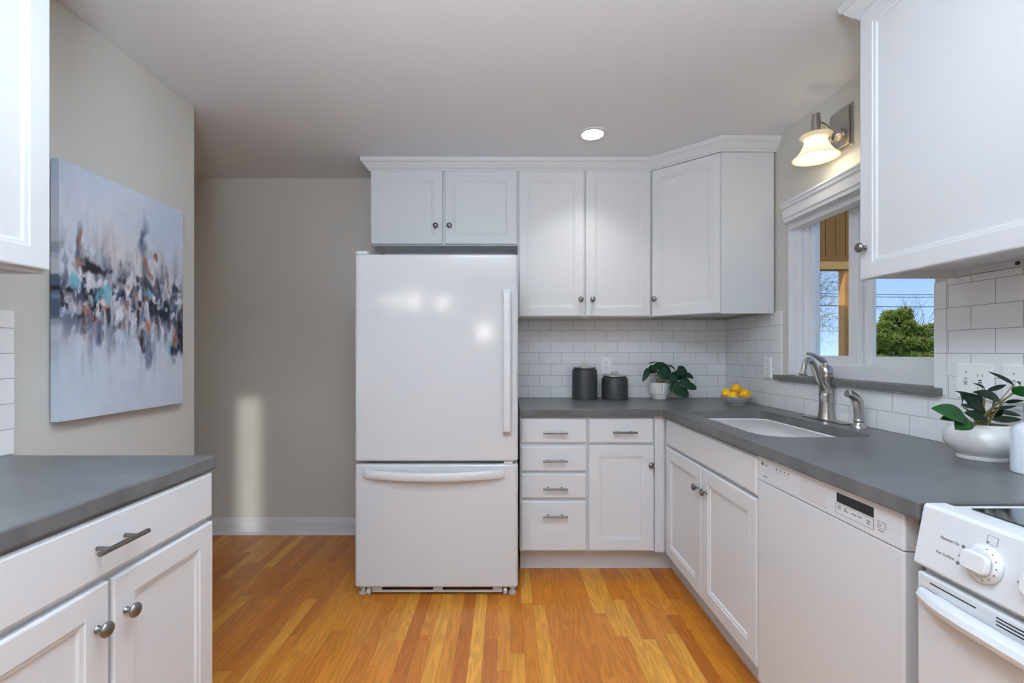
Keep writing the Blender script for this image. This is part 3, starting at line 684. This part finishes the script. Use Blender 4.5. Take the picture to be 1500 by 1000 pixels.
for i, (p, q, wd_, Y) in enumerate(lv):
    A0 = W(*c3(*p), Y); B0 = W(*c3(*q), Y-.015-.02*random.random()); wm = wd_/5*Y/F
    leaf(b, A0, B0, wm, (random.uniform(-.25, .25), -1, random.uniform(.1, .6)), 'heart', .12, .08)
    m0 = (Vector((PX, PY, CT+.10))+A0)/2+Vector((0, 0, .025))
    st.tube([(PX+random.uniform(-.02, .02), PY+random.uniform(-.02, .02), CT+.10), m0, A0], [.0018, .0015, .001], 6)
for o_ in (b.build('foliage', M['leaf1'], k, smooth=True),): solid(o_)
st.tube([W(*c3(800, 330), 3.03), W(*c3(780, 375), 3.0)], .001, 5); st.tube([W(*c3(940, 370), 2.99), W(*c3(975, 405), 2.98)], .0007, 5)
st.build('stems', M['stem'], k, smooth=True)
# --- lemon bowl
BX, BY = 1.368, 2.76
k = thing('fruit_bowl', 'small pale grey ceramic bowl of lemons at the corner', 'bowl', (BX, BY, CT))
MB().lathe([(.042, 0), (.046, .001), (.047, .006), (.062, .018), (.080, .036), (.089, .050), (.0885, .052), (.085, .050), (.074, .036), (.055, .019), (.03, .011), (.001, .010)], (BX, BY, CT), 48).build('dish', M['cergrey'], k, smooth=True)
def lemon(label, px, py, Y, ax, r=.031):
    c = W(px, py, Y); b = MB()
    pr = [(.001, -1.2), (.13, -1.17), (.20, -1.08), (.45, -.95), (.78, -.62), (.97, -.25), (1.0, .05), (.93, .38), (.72, .70), (.42, .96), (.18, 1.08), (.10, 1.15), (.001, 1.17)]
    Q = Vector(ax).to_track_quat('Z', 'Y').to_matrix().to_4x4(); Q.translation = c; b.T = Q
    b.lathe([(p*r, h*r) for p, h in pr], (0, 0, 0), 24)
    o = b.build('lemon', M['lemon'], smooth=True); return tag(o, label, 'lemon', 'lemons in the grey bowl')
lemon('yellow lemon at the left of the bowl', 1064.2, 576.4, 2.765, (.8, .5, .2), .029)
lemon('yellow lemon topmost of the pile in the bowl', 1078.5, 569.2, 2.79, (1, .25, .1), .030)
lemon('yellow lemon low at the front middle of the bowl', 1073.6, 579.6, 2.722, (1, -.2, -.1), .0285)
lemon('yellow lemon at the right of the bowl', 1091.5, 577.2, 2.755, (1, -.1, .25), .0305)
# --- round white planter
PX, PY = 1.391, 1.361
k = thing('potted_plant', 'waxy-leaved plant in a round glossy white planter', 'plant', (PX, PY, CT))
MB().lathe([(.050, 0), (.055, .001), (.056, .007), (.052, .011), (.056, .015), (.072, .026), (.083, .044), (.0855, .058), (.082, .074), (.072, .090), (.060, .101), (.058, .103), (.055, .100), (.064, .088), (.062, .084), (.001, .084)], (PX, PY, CT), 64).build('pot', M['cer'], k, smooth=True)
MB().lathe([(.060, 0), (.058, .004), (.02, .007), (.001, .007)], (PX, PY, CT+.0845), 24).build('soil', M['soil'], k)
def c5(x, y): return 1340+x/5.556, 520+y/5.556
root = Vector((PX, PY, CT+.088))
L2 = [((420, 525), (128, 432), 118, 1.30, 3), ((415, 500), (328, 604), 120, 1.31, 3), ((390, 490), (205, 520), 70, 1.32, 3), ((545, 445), (365, 305), 95, 1.33, 2), ((470, 330), (318, 292), 20, 1.36, 2), ((375, 410), (365, 305), 52, 1.40, 2),
      ((695, 372), (468, 300), 72, 1.31, 2), ((570, 275), (470, 228), 20, 1.36, 2), ((585, 290), (748, 240), 32, 1.37, 2), ((805, 240), (594, 133), 26, 1.33, 2), ((805, 315), (905, 255), 90, 1.30, 3), ((860, 245), (825, 215), 24, 1.34, 2),
      ((635, 440), (832, 415), 26, 1.38, 2), ((670, 452), (868, 497), 34, 1.36, 2), ((620, 525), (872, 525), 44, 1.33, 2), ((400, 465), (590, 530), 66, 1.32, 2), ((735, 385), (895, 370), 26, 1.39, 2), ((560, 420), (480, 500), 50, 1.36, 2), ((600, 500), (720, 440), 60, 1.38, 2), ((380, 400), (520, 440), 30, 1.38, 2), ((545, 470), (500, 300), 60, 1.41, 2), ((590, 480), (640, 350), 50, 1.42, 2)]
ba, bb_, st = MB(), MB(), MB()
for p, q, wd_, Y, kind in L2:
    Y = min(Y, 1.475*F/(c5(*p)[0]-VX)); A0 = W(*c5(*p), Y); B0 = W(*c5(*q), min(Y-.02-.02*random.random(), 1.47*F/(c5(*q)[0]-VX))); wm = wd_/5.556*Y/F
    leaf(bb_ if kind == 3 else ba, A0, B0, wm*1.25, (random.uniform(-.35, .1), -.95, random.uniform(.15, .55)), 'lance', .22, .05)
    if kind == 2: st.tube([root+Vector((random.uniform(-.02, .02), random.uniform(-.02, .02), 0)), (root+A0)/2+Vector((0, 0, .01)), A0], [.0022, .0018, .001], 6)
st.tube([root+Vector((-.01, -.02, 0)), W(*c5(430, 555), 1.32), W(*c5(415, 520), 1.30), W(*c5(270, 462), 1.292), W(*c5(150, 440), 1.288)], [.002, .0016, .0012, .0008, .0004], 6)
st.tube([root, W(*c5(560, 490), 1.34), W(*c5(680, 390), 1.34), W(*c5(800, 315), 1.33), W(*c5(798, 240), 1.33)], [.004, .0038, .003, .002, .001], 8)
solid(ba.build('foliage', M['leaf2'], k, smooth=True)); solid(bb_.build('bright_leaves', M['leaf3'], k, smooth=True)); st.build('stems', M['stem'], k, smooth=True)
# --- soap bottle
sx, sy = 1.347, 1.19
k = thing('soap_bottle', 'white glossy soap bottle at the right edge of the worktop', 'bottle', (sx, sy, CT))
MB().lathe([(.036, 0), (.0395, .003), (.0405, .010), (.0405, .105), (.038, .116), (.028, .126), (.016, .131), (.013, .134)], (sx, sy, CT), 40).build('bottle_body', M['bottle'], k, smooth=True)
MB().lathe([(.016, 0), (.0165, .002), (.0165, .022), (.014, .026), (.006, .027), (.006, .052), (.001, .052)], (sx, sy, CT+.134), 28).build('cap', M['bottle'], k, smooth=True)
MB().tube([(sx, sy, CT+.185), (sx+.02, sy-.01, CT+.189), (sx+.045, sy-.022, CT+.182)], [.006, .005, .004], 10).build('spout', M['bottle'], k, smooth=True)
# wrapped dark mark
b = MB()
for i in range(5):
    a = math.radians(-128+i*6); b.lathe([(.0022, -.0005), (.0022, .0005)], (sx+.0406*math.cos(a), sy+.0406*math.sin(a), CT+.082+.003*(i % 2)), 8)
b.build('print', M['inkd'], k)

# ------------------------------------------------------------------ wall plates
def plate(name, T, label, cat, w_, h_, items):
    loc = T.translation; k = thing(name, label, cat, loc)
    MB(T).prism([], 0, 0) if False else None
    b = MB(T); 
    def r(i, y): return [(-w_/2+i, y, -h_/2+i), (w_/2-i, y, -h_/2+i), (w_/2-i, y, h_/2-i), (-w_/2+i, y, h_/2-i)]
    b.rings([r(0, 0), r(0, -.003), r(.002, -.0055), r(.004, -.006)]); b.build('cover', M['plate'], k)
    for it, x, z in items:
        if it == 'outlet':
            rc = MB(T).box(x-.0165, x+.0165, -.0075, -.006, z-.014, z+.014).build('receptacle', M['plate'], k, bev=.002)
            b = MB(T); b.box(x-.008, x-.006, -.0079, -.0076, z, z+.008).box(x+.006, x+.008, -.0079, -.0076, z, z+.007); b.lathe([(.0022, 0), (.0022, -.0003)], (x, -.0076, z-.007), 10, 'y'); b.build('slots', M['dark'], rc)
        elif it == 'toggle':
            b = MB(T); b.box(x-.005, x+.005, -.0065, -.006, z-.012, z+.012); b.build('switch_slot', M['cergrey'], k)
            b = MB(T); b.box(x-.0035, x+.0035, -.018, -.006, z-.002, z+.006); b.build('toggle', M['plate'], k, bev=.001)
        elif it == 'gfci':
            b = MB(T); b.box(x-.0165, x+.0165, -.0075, -.006, z-.033, z+.033); gf = b.build('receptacle', M['plate'], k, bev=.002)
            b = MB(T)
            for zz in (.016, -.024): b.box(x-.008, x-.006, -.0079, -.0076, z+zz, z+zz+.008).box(x+.006, x+.008, -.0079, -.0076, z+zz, z+zz+.007)
            b.box(x-.005, x+.005, -.0082, -.0076, z-.005, z-.001).box(x-.005, x+.005, -.0082, -.0076, z+.002, z+.006); b.build('slots', M['dark'], gf)
        elif it == 'screw':
            MB(T).lathe([(.003, 0), (.0025, -.0008), (.0005, -.001)], (x, -.006, z), 10, 'y').build('screw', M['grey_plastic'], k)
plate('wall_outlet', frame((.6875, YW-.0092, 1.156), (1, 0, 0)), 'white duplex wall outlet on tiles between the canisters', 'outlet', .072, .118, [('outlet', 0, .021), ('outlet', 0, -.021), ('screw', 0, 0)])
plate('light_switch', frame((TF-.0002, 2.672, 1.158), (0, -1, 0)), 'white toggle light switch on tiles left of the window sill', 'light switch', .072, .118, [('toggle', 0, 0), ('screw', 0, .04), ('screw', 0, -.04)])
plate('wall_outlet', frame((TF-.0002, 1.493, 1.152), (0, -1, 0)), 'white double wall plate with switch and outlet above round planter', 'outlet', .114, .114, [('toggle', -.024, 0), ('screw', -.024, .03), ('gfci', .023, 0)])
plate('light_switch', frame((TF-.0002, 1.350, 1.152), (0, -1, 0)), 'white switch plate on tiles at right photo edge behind plant', 'light switch', .114, .114, [('toggle', -.024, 0), ('toggle', .023, 0), ('screw', -.024, .03)])

# ------------------------------------------------------------------ lamps
k = thing('recessed_light', 'round lit recessed downlight in the ceiling', 'ceiling light', (.474, 2.547, CH))
MB().lathe([(.082, 0), (.083, -.004), (.078, -.007), (.060, -.005), (.058, 0)], (.474, 2.547, CH-.0003), 48).build('trim_ring', M['trim'], k, smooth=True)
MB().lathe([(.0575, 0), (.0575, -.003), (.03, -.0045), (.001, -.005)], (.474, 2.547, CH-.004), 40).build('lens', M['lamp'], k, smooth=True)
light('recessed_light_glow', 'AREA', (.474, 2.547, CH-.02), 1.8, (1, .96, .9), shape='DISK', size=.11, spread=math.radians(100))
CX, CY = 1.395, 2.095
k = thing('wall_sconce', 'lit brushed nickel wall sconce with bell glass shade above window', 'wall lamp', (XR, CY, 2.24))
b = MB(); b.box(XR-.009, XR-.0008, CY-.069, CY+.069, 2.150, 2.338); b.box(XR-.018, XR-.009, CY-.060, CY+.060, 2.159, 2.329); b.build('backplate', M['steel'], k, bev=.003)
b = MB(); b.lathe([(.030, 0), (.030, -.006), (.022, -.010), (.014, -.022), (.012, -.030)], (XR-.018, CY, 2.222), 28, 'x'); b.build('mount', M['steel'], k, smooth=True)
MB().tube([(XR-.040, CY, 2.222), (XR-.052, CY, 2.205), (XR-.050, CY-.006, 2.190)], [.011, .010, .009], 12).build('arm_end', M['steel'], k, smooth=True)
MB().tube([(XR-.046, CY, 2.208), (XR-.055, CY, 2.232), (XR-.070, CY, 2.258), (XR-.090, CY, 2.273), (CX+.010, CY, 2.278)], [.0095, .009, .0085, .008, .008], 12).build('arm', M['steel'], k, smooth=True)
MB().lathe([(.026, 0), (.026, .006), (.021, .010), (.0185, .012), (.0185, .085), (.015, .088), (.015, .092), (.018, .094), (.018, .101), (.014, .104), (.001, .105)], (CX, CY, 2.214), 28).build('socket', M['steel'], k, smooth=True)
o = MB().lathe([(.062, 2.222), (.064, 2.219), (.058, 2.213), (.047, 2.206), (.044, 2.195), (.049, 2.178), (.060, 2.156), (.074, 2.137), (.088, 2.124), (.094, 2.119)], (CX, CY, 0), 56, cap=False).build('glass_shade', M['shade'], k, smooth=True)
md = o.modifiers.new('thick', 'SOLIDIFY'); md.thickness = .003; md.offset = -1
MB().lathe([(.001, -.045), (.014, -.042), (.021, -.030), (.022, -.018), (.016, -.002), (.012, .012), (.012, .03), (.001, .03)], (CX, CY, 2.19), 24).build('bulb', M['bulb'], k, smooth=True)
light('sconce_glow', 'POINT', (CX, CY, 2.10), .75, (1, .86, .62), shadow_soft_size=.03)

# ------------------------------------------------------------------ painting
NU, NV = 150, 222
py0, py1, pz0, pz1, pxf = 1.546, 2.139, 1.014, 1.890, XL+.036
rnd = random.Random(3)
import numpy as np
img = np.zeros((NV, NU, 3)); uu, vv = np.meshgrid((np.arange(NU)+.5)/NU, (np.arange(NV)+.5)/NV)
def noise2(fu, fv, seed, oct=4):
    r = np.random.RandomState(seed); out = np.zeros((NV, NU)); amp = 1; tot = 0
    for o_ in range(oct):
        gu, gv = int(fu*2**o_)+2, int(fv*2**o_)+2; G = r.rand(gv+1, gu+1)
        x = uu*(gu-1); y = vv*(gv-1); xi = x.astype(int); yi = y.astype(int); fx_ = x-xi; fy_ = y-yi
        fx_ = fx_*fx_*(3-2*fx_); fy_ = fy_*fy_*(3-2*fy_)
        out += amp*((G[yi, xi]*(1-fx_)+G[yi, xi+1]*fx_)*(1-fy_)+(G[yi+1, xi]*(1-fx_)+G[yi+1, xi+1]*fx_)*fy_); tot += amp; amp *= .55
    return out/tot
base = np.array([206., 214, 228])
img[:] = base
n1 = noise2(3, 4, 1)[..., None]; img += (n1-.5)*np.array([34, 20, 6])
topm = np.clip((vv-.55)*2, 0, 1)[..., None]; img += topm*np.array([-6, -4, 2])
wr = np.exp(-((uu-.45)**2/.06+(vv-.68)**2/.02))[..., None]; img = img*(1-wr*.6)+np.array([222, 218, 214])*wr*.6
lb = np.exp(-((uu-.1)**2/.04+(vv-.12)**2/.03))[..., None]; img = img*(1-lb*.5)+np.array([196, 216, 228])*lb*.5
tex = noise2(30, 12, 5, 3); tex2 = noise2(18, 30, 9, 3); nz1 = noise2(10, 6, 11, 4); nz2 = noise2(10, 6, 12, 4)
def stroke(u, v, su, sv, col, a=1, rough=1.0, sharp=2.2):
    du = (uu-u+(nz1-.5)*.16*rough)/su; dv = (vv-v+(nz2-.5)*.16*rough)/sv
    d = np.sqrt(du*du+dv*dv); m_ = np.clip((1.15-d)*sharp, 0, 1)*a
    m_ = m_*np.clip(.35+1.3*(tex-.25)*1.6, 0, 1) if rough > .5 else m_
    m_ = m_[..., None]; return m_
def ps(*args, **k):
    global img
    col = np.array(args[4], float); m_ = stroke(*args[:4], None, **k); img = img*(1-m_)+col*m_
def sm(x, a, c): t = np.clip((x-a)/(c-a), 0, 1); return t*t*(3-2*t)
def lay(mask, col):
    global img
    mask = np.clip(mask, 0, 1)[..., None]; img = img*(1-mask)+np.array(col, float)*mask
band = np.exp(-((vv-.49-(nz1-.5)*.12)/.13)**2); wide = np.exp(-((vv-.52-(nz2-.5)*.3)/.22)**2)
vs1 = noise2(22, 3, 31, 3); vs2 = noise2(16, 2, 32, 3); vs3 = noise2(30, 4, 33, 3)
lay(wide*sm(vs1, .4, .75)*.75, (164, 164, 182)); lay(wide*sm(vs2, .5, .8)*.6, (186, 172, 172)); lay(wide*sm(vs3, .5, .8)*.6, (226, 226, 232))
lay(np.exp(-((vv-.45)/.2)**2)*sm(noise2(20, 4, 35, 3), .56, .78)*.7, (92, 104, 134))
lay(band*sm(noise2(16, 9, 41, 4), .44, .56)*.75, (160, 156, 168)); lay(band*sm(noise2(22, 12, 42, 4), .52, .62)*.8, (214, 212, 216))
lay(band*sm(noise2(24, 10, 43, 4), .55, .63)*.9, (56, 64, 88)); lay(band*sm(noise2(24, 12, 44, 4), .60, .66)*.9, (140, 94, 78)); lay(band*sm(noise2(26, 14, 45, 4), .60, .66), (28, 30, 42))
lay(band*sm(noise2(26, 14, 46, 4), .60, .68)*.8, (104, 128, 160))
# dark vertical drips
for u, v, su, sv in ((.14, .68, .03, .11), (.60, .80, .035, .11), (.65, .70, .05, .10), (.64, .60, .035, .08), (.97, .40, .04, .15), (.90, .46, .05, .06), (.84, .44, .06, .05), (.66, .30, .04, .10), (.25, .35, .05, .05), (.92, .24, .03, .06), (.30, .63, .03, .05), (.5, .47, .03, .05)):
    ps(u, v, su, sv, rnd.choice([(58, 72, 98), (44, 56, 84), (70, 84, 112)]), a=.85, sharp=1.1)
for u, v, su, sv in ((.07, .5, .05, .02), (.2, .61, .05, .03), (.2, .485, .05, .025), (.26, .60, .06, .02), (.66, .55, .045, .035), (.82, .45, .05, .03), (.98, .38, .03, .10), (.86, .5, .03, .05), (.43, .57, .05, .015), (.6, .33, .03, .04), (.30, .43, .02, .03), (.93, .29, .04, .03), (.70, .50, .03, .02), (.52, .53, .05, .02)):
    ps(u, v, su, sv, rnd.choice([(26, 28, 42), (38, 30, 36), (20, 30, 48)]), a=.95, sharp=2)
for u, v, su, sv in ((.15, .60, .03, .03), (.66, .67, .025, .06), (.69, .62, .03, .03), (.72, .74, .02, .03), (.45, .565, .04, .012), (.52, .50, .03, .012), (.66, .39, .03, .02), (.93, .34, .02, .03), (.26, .44, .02, .03), (.15, .72, .015, .05), (.7, .51, .02, .01)):
    ps(u, v, su, sv, rnd.choice([(158, 98, 74), (130, 76, 58), (176, 116, 92)]), a=.9, sharp=2)
for i in range(50):
    ps(rnd.uniform(.02, .98), .5+rnd.gauss(0, .06), rnd.uniform(.008, .025), rnd.uniform(.006, .02), rnd.choice([(30, 36, 56), (90, 70, 66), (226, 226, 230), (120, 130, 156), (200, 200, 206), (60, 80, 110)]), a=.85, rough=.6, sharp=2)
for u, v, su, sv in ((.22, .54, .035, .02), (.44, .545, .05, .02), (.53, .48, .025, .03), (.40, .43, .035, .035), (.79, .36, .02, .04), (.95, .5, .03, .02), (.10, .44, .04, .03), (.82, .30, .015, .03)):
    ps(u, v, su, sv, (226, 228, 234), a=.85, rough=.8, sharp=2)
for u, v, su, sv in ((.10, .52, .04, .028), (.27, .495, .048, .032), (.66, .515, .04, .022), (.88, .30, .025, .04), (.59, .64, .015, .03), (.91, .24, .02, .03)):
    ps(u, v, su, sv, (112, 184, 204), a=.9, rough=.75, sharp=3)
img = img+(tex2-.5)[..., None]*10
img = np.clip(img, 0, 255)/255; lin = np.where(img <= .04045, img/12.92, ((img+.055)/1.055)**2.4)
m = bpy.data.materials.new('abstract_painted_canvas'); m.use_nodes = True; n = m.node_tree.nodes; l = m.node_tree.links; b_ = n['Principled BSDF']; b_.inputs['Roughness'].default_value = .55
at = n.new('ShaderNodeAttribute'); at.attribute_name = 'paint'; l.new(at.outputs['Color'], b_.inputs['Base Color'])
nz = n.new('ShaderNodeTexNoise'); nz.inputs['Scale'].default_value = 500; bp = n.new('ShaderNodeBump'); bp.inputs['Strength'].default_value = .2; bp.inputs['Distance'].default_value = .001
l.new(nz.outputs[0], bp.inputs['Height']); l.new(bp.outputs[0], b_.inputs['Normal']); M['canvas'] = m
me = bpy.data.meshes.new('painting'); V = []; Fc = []; cols = []
for j in range(NV):
    for i in range(NU):
        V.append((pxf, py0+(py1-py0)*i/(NU-1), pz0+(pz1-pz0)*j/(NV-1))); cols.append((*lin[j, i], 1))
for j in range(NV-1):
    for i in range(NU-1): a = j*NU+i; Fc.append((a, a+1, a+NU+1, a+NU))
bd = [i for i in range(NU)]+[j*NU+NU-1 for j in range(1, NV)]+[(NV-1)*NU+i for i in range(NU-2, -1, -1)]+[j*NU for j in range(NV-2, 0, -1)]
s0 = len(V)
for q in bd: V.append((XL+.008, V[q][1], V[q][2])); cols.append(cols[q])
for i in range(len(bd)): Fc.append((bd[i], s0+i, s0+(i+1) % len(bd), bd[(i+1) % len(bd)]))
Fc.append([s0+i for i in range(len(bd))])
ctr = Vector((XL+.02, (py0+py1)/2, pz0)); V = [tuple(Vector(v)-ctr) for v in V]
me.from_pydata(V, [], Fc); ca = me.color_attributes.new('paint', 'FLOAT_COLOR', 'POINT')
ca.data.foreach_set('color', [c for q in cols for c in q]); me.materials.append(m); me.update()
bmx = bmesh.new(); bmx.from_mesh(me); bmesh.ops.recalc_face_normals(bmx, faces=bmx.faces); bmx.to_mesh(me); bmx.free()
o = bpy.data.objects.new('painting', me); C.objects.link(o); o.location = ctr
tag(o, 'unframed abstract canvas in pale blue, navy, rust and turquoise on left wall', 'painting')

# ------------------------------------------------------------------ outside
GZ = -1.2
struct(MB().box(1.7, 60, -12, 70, GZ-.1, GZ).build('ground_outside', M['grass']))
PYp = 3.62
k = thing('porch', 'brown cedar plank porch end with beam and post outside window', 'porch', (2.65, PYp, GZ))
b = MB()
for i in range(13):
    x = 2.02+i*.078; b.box(x+.002, x+.074, PYp, PYp+.02, 1.985, 2.75)
b.box(2.02, 3.03, PYp+.02, PYp+.03, 1.985, 2.75); b.build('plank_panel', M['plank'], k)
MB().box(1.98, 3.04, PYp-.03, PYp+.06, 1.885, 1.945).build('beam', M['beam'], k, bev=.003)
MB().box(1.98, 3.04, PYp-.015, PYp+.04, 1.9455, 1.9845).build('fascia', M['plank'], k, bev=.003)
MB().box(2.62, 2.71, PYp-.02, PYp+.05, GZ, 1.8845).build('post', M['orangewood'], k, bev=.004)
# bare tree
def tree(name, label, base, h, seed, spread, r0, levels, buds=0, m=M['bark'], lean=(0, 0)):
    rn = random.Random(seed); b = MB(); tips = []
    def grow(p, d, L, r, lv):
        pts = [p]; rs = [r]; nseg = 5
        for i in range(nseg):
            d = (d+Vector((rn.gauss(0, .13), rn.gauss(0, .13), rn.gauss(.03, .08)))).normalized(); p = p+d*L/nseg; pts.append(p); rs.append(r*(1-.55*(i+1)/nseg))
            if lv < levels and i >= (1 if lv else 1):
                for _ in range((2 if rn.random() < .7 else 1)+(1 if buds and lv == 2 else 0)):
                    ax = Vector((rn.gauss(0, 1), rn.gauss(0, 1), rn.gauss(0, .5))).normalized()
                    grow(p, (d*.8+ax*spread).normalized(), L*rn.uniform(.5, .72), rs[-1]*.6, lv+1)
            if lv >= levels-1: tips.append(p)
        b.tube(pts, rs, 5 if lv < 2 else 3, cap=False)
    grow(Vector(base), Vector((lean[0], lean[1], 1)).normalized(), h*.42, r0, 0)
    t = thing(name, label, 'tree', base); b.build('branches', m, t)
    if buds:
        bm2 = MB()
        for p in tips:
            if rn.random() < buds:
                q = p+Vector((rn.gauss(0, .04), rn.gauss(0, .04), rn.gauss(0, .04))); s = rn.uniform(.012, .026)
                v_ = [bm2.v(q+Vector((rn.gauss(0, s), rn.gauss(0, s), rn.gauss(0, s)))) for _ in range(3)]; bm2.f(v_)
        bm2.build('spring_buds', M['bud'], t)
    return t
tree('bare_tree', 'bare budding tree seen through the left window pane', (11.0, 16.2, GZ), 8.8, 5, .8, .10, 4, buds=.6)
tree('bare_tree', 'thin leafless tree behind the pine outside the window', (28.5, 32.0, GZ), 9.2, 11, .6, .10, 3, lean=(-.05, 0))
# pine
def pine(label, cx, cy, clumps, seed, trunk_h):
    rn = random.Random(seed); t = thing('pine_tree', label, 'tree', (cx, cy, GZ))
    MB().tube([(cx, cy, GZ), (cx+.05, cy, trunk_h*.5+GZ), (cx, cy, trunk_h+GZ)], [.16, .11, .04], 8).build('trunk', M['bark'], t, smooth=True)
    b = MB()
    for (px, py, r) in clumps:
        c = W(px, py, cy); c.y += rn.uniform(-.6, .6); R = r*cy/F
        for _ in range(230):
            d = Vector((rn.gauss(0, 1), rn.gauss(0, 1), rn.gauss(.1, .8))).normalized(); p = c+Vector((d.x*R*1.1, d.y*R*1.1, d.z*R*.8))*rn.uniform(.35, 1.0)
            dd = (d+Vector((rn.gauss(0, .4), rn.gauss(0, .4), .5+rn.gauss(0, .3)))).normalized(); L = rn.uniform(.10, .22); s = dd.orthogonal().normalized(); s.rotate(Matrix.Rotation(rn.uniform(0, 6.28), 3, dd)); w_ = .035
            b.f([b.v(p-s*w_), b.v(p+s*w_), b.v(p+dd*L)])
            s2 = dd.cross(s); b.f([b.v(p-s2*w_), b.v(p+s2*w_), b.v(p+dd*L*.9)])
    b.build('needles', M['needle'], t)
pc = []
rn = random.Random(2)
for row, (y, x0, x1) in enumerate(((458, 1308, 1326), (466, 1300, 1334), (475, 1291, 1340), (484, 1286, 1345), (494, 1276, 1350), (504, 1270, 1350), (514, 1264, 1350), (524, 1264, 1350), (534, 1264, 1350))):
    x = x0
    while x <= x1: pc.append((x+rn.uniform(-2, 2), y+rn.uniform(-3, 3), rn.uniform(6, 8.5))); x += 8.5
pine('large green pine tree seen through the right window pane', 18.6, 22.0, pc, 4, 4.2)
pc = []
for y, x0, x1 in ((482, 1356, 1366), (490, 1350, 1374), (500, 1348, 1380), (512, 1346, 1384), (524, 1346, 1384)):
    x = x0
    while x <= x1: pc.append((x+rn.uniform(-2, 2), y+rn.uniform(-2, 2), rn.uniform(5, 7))); x += 8
pine('smaller green pine at the right edge of the window view', 22.2, 24.5, pc, 8, 3.0)
pc = [(x, y, 8) for y in (516, 526) for x in range(1190, 1250, 9)]
for y, lb in ((429, 'highest thin overhead cable crossing the sky outside'), (432.5, 'thin overhead cable just under the highest one outside'), (446.5, 'lowest and thickest overhead cable crossing the sky outside')):
    P0 = W(1100, y-3, 20); P1 = W(1480, y+1, 20); pts = []
    for i in range(17):
        t = i/16; pts.append(P0.lerp(P1, t)-Vector((0, 0, .1*math.sin(math.pi*t))))
    tag(MB().tube(pts, .018 if y > 440 else .012, 5).build('overhead_cable', M['wire']), lb, 'cable', 'overhead cables outside the window')
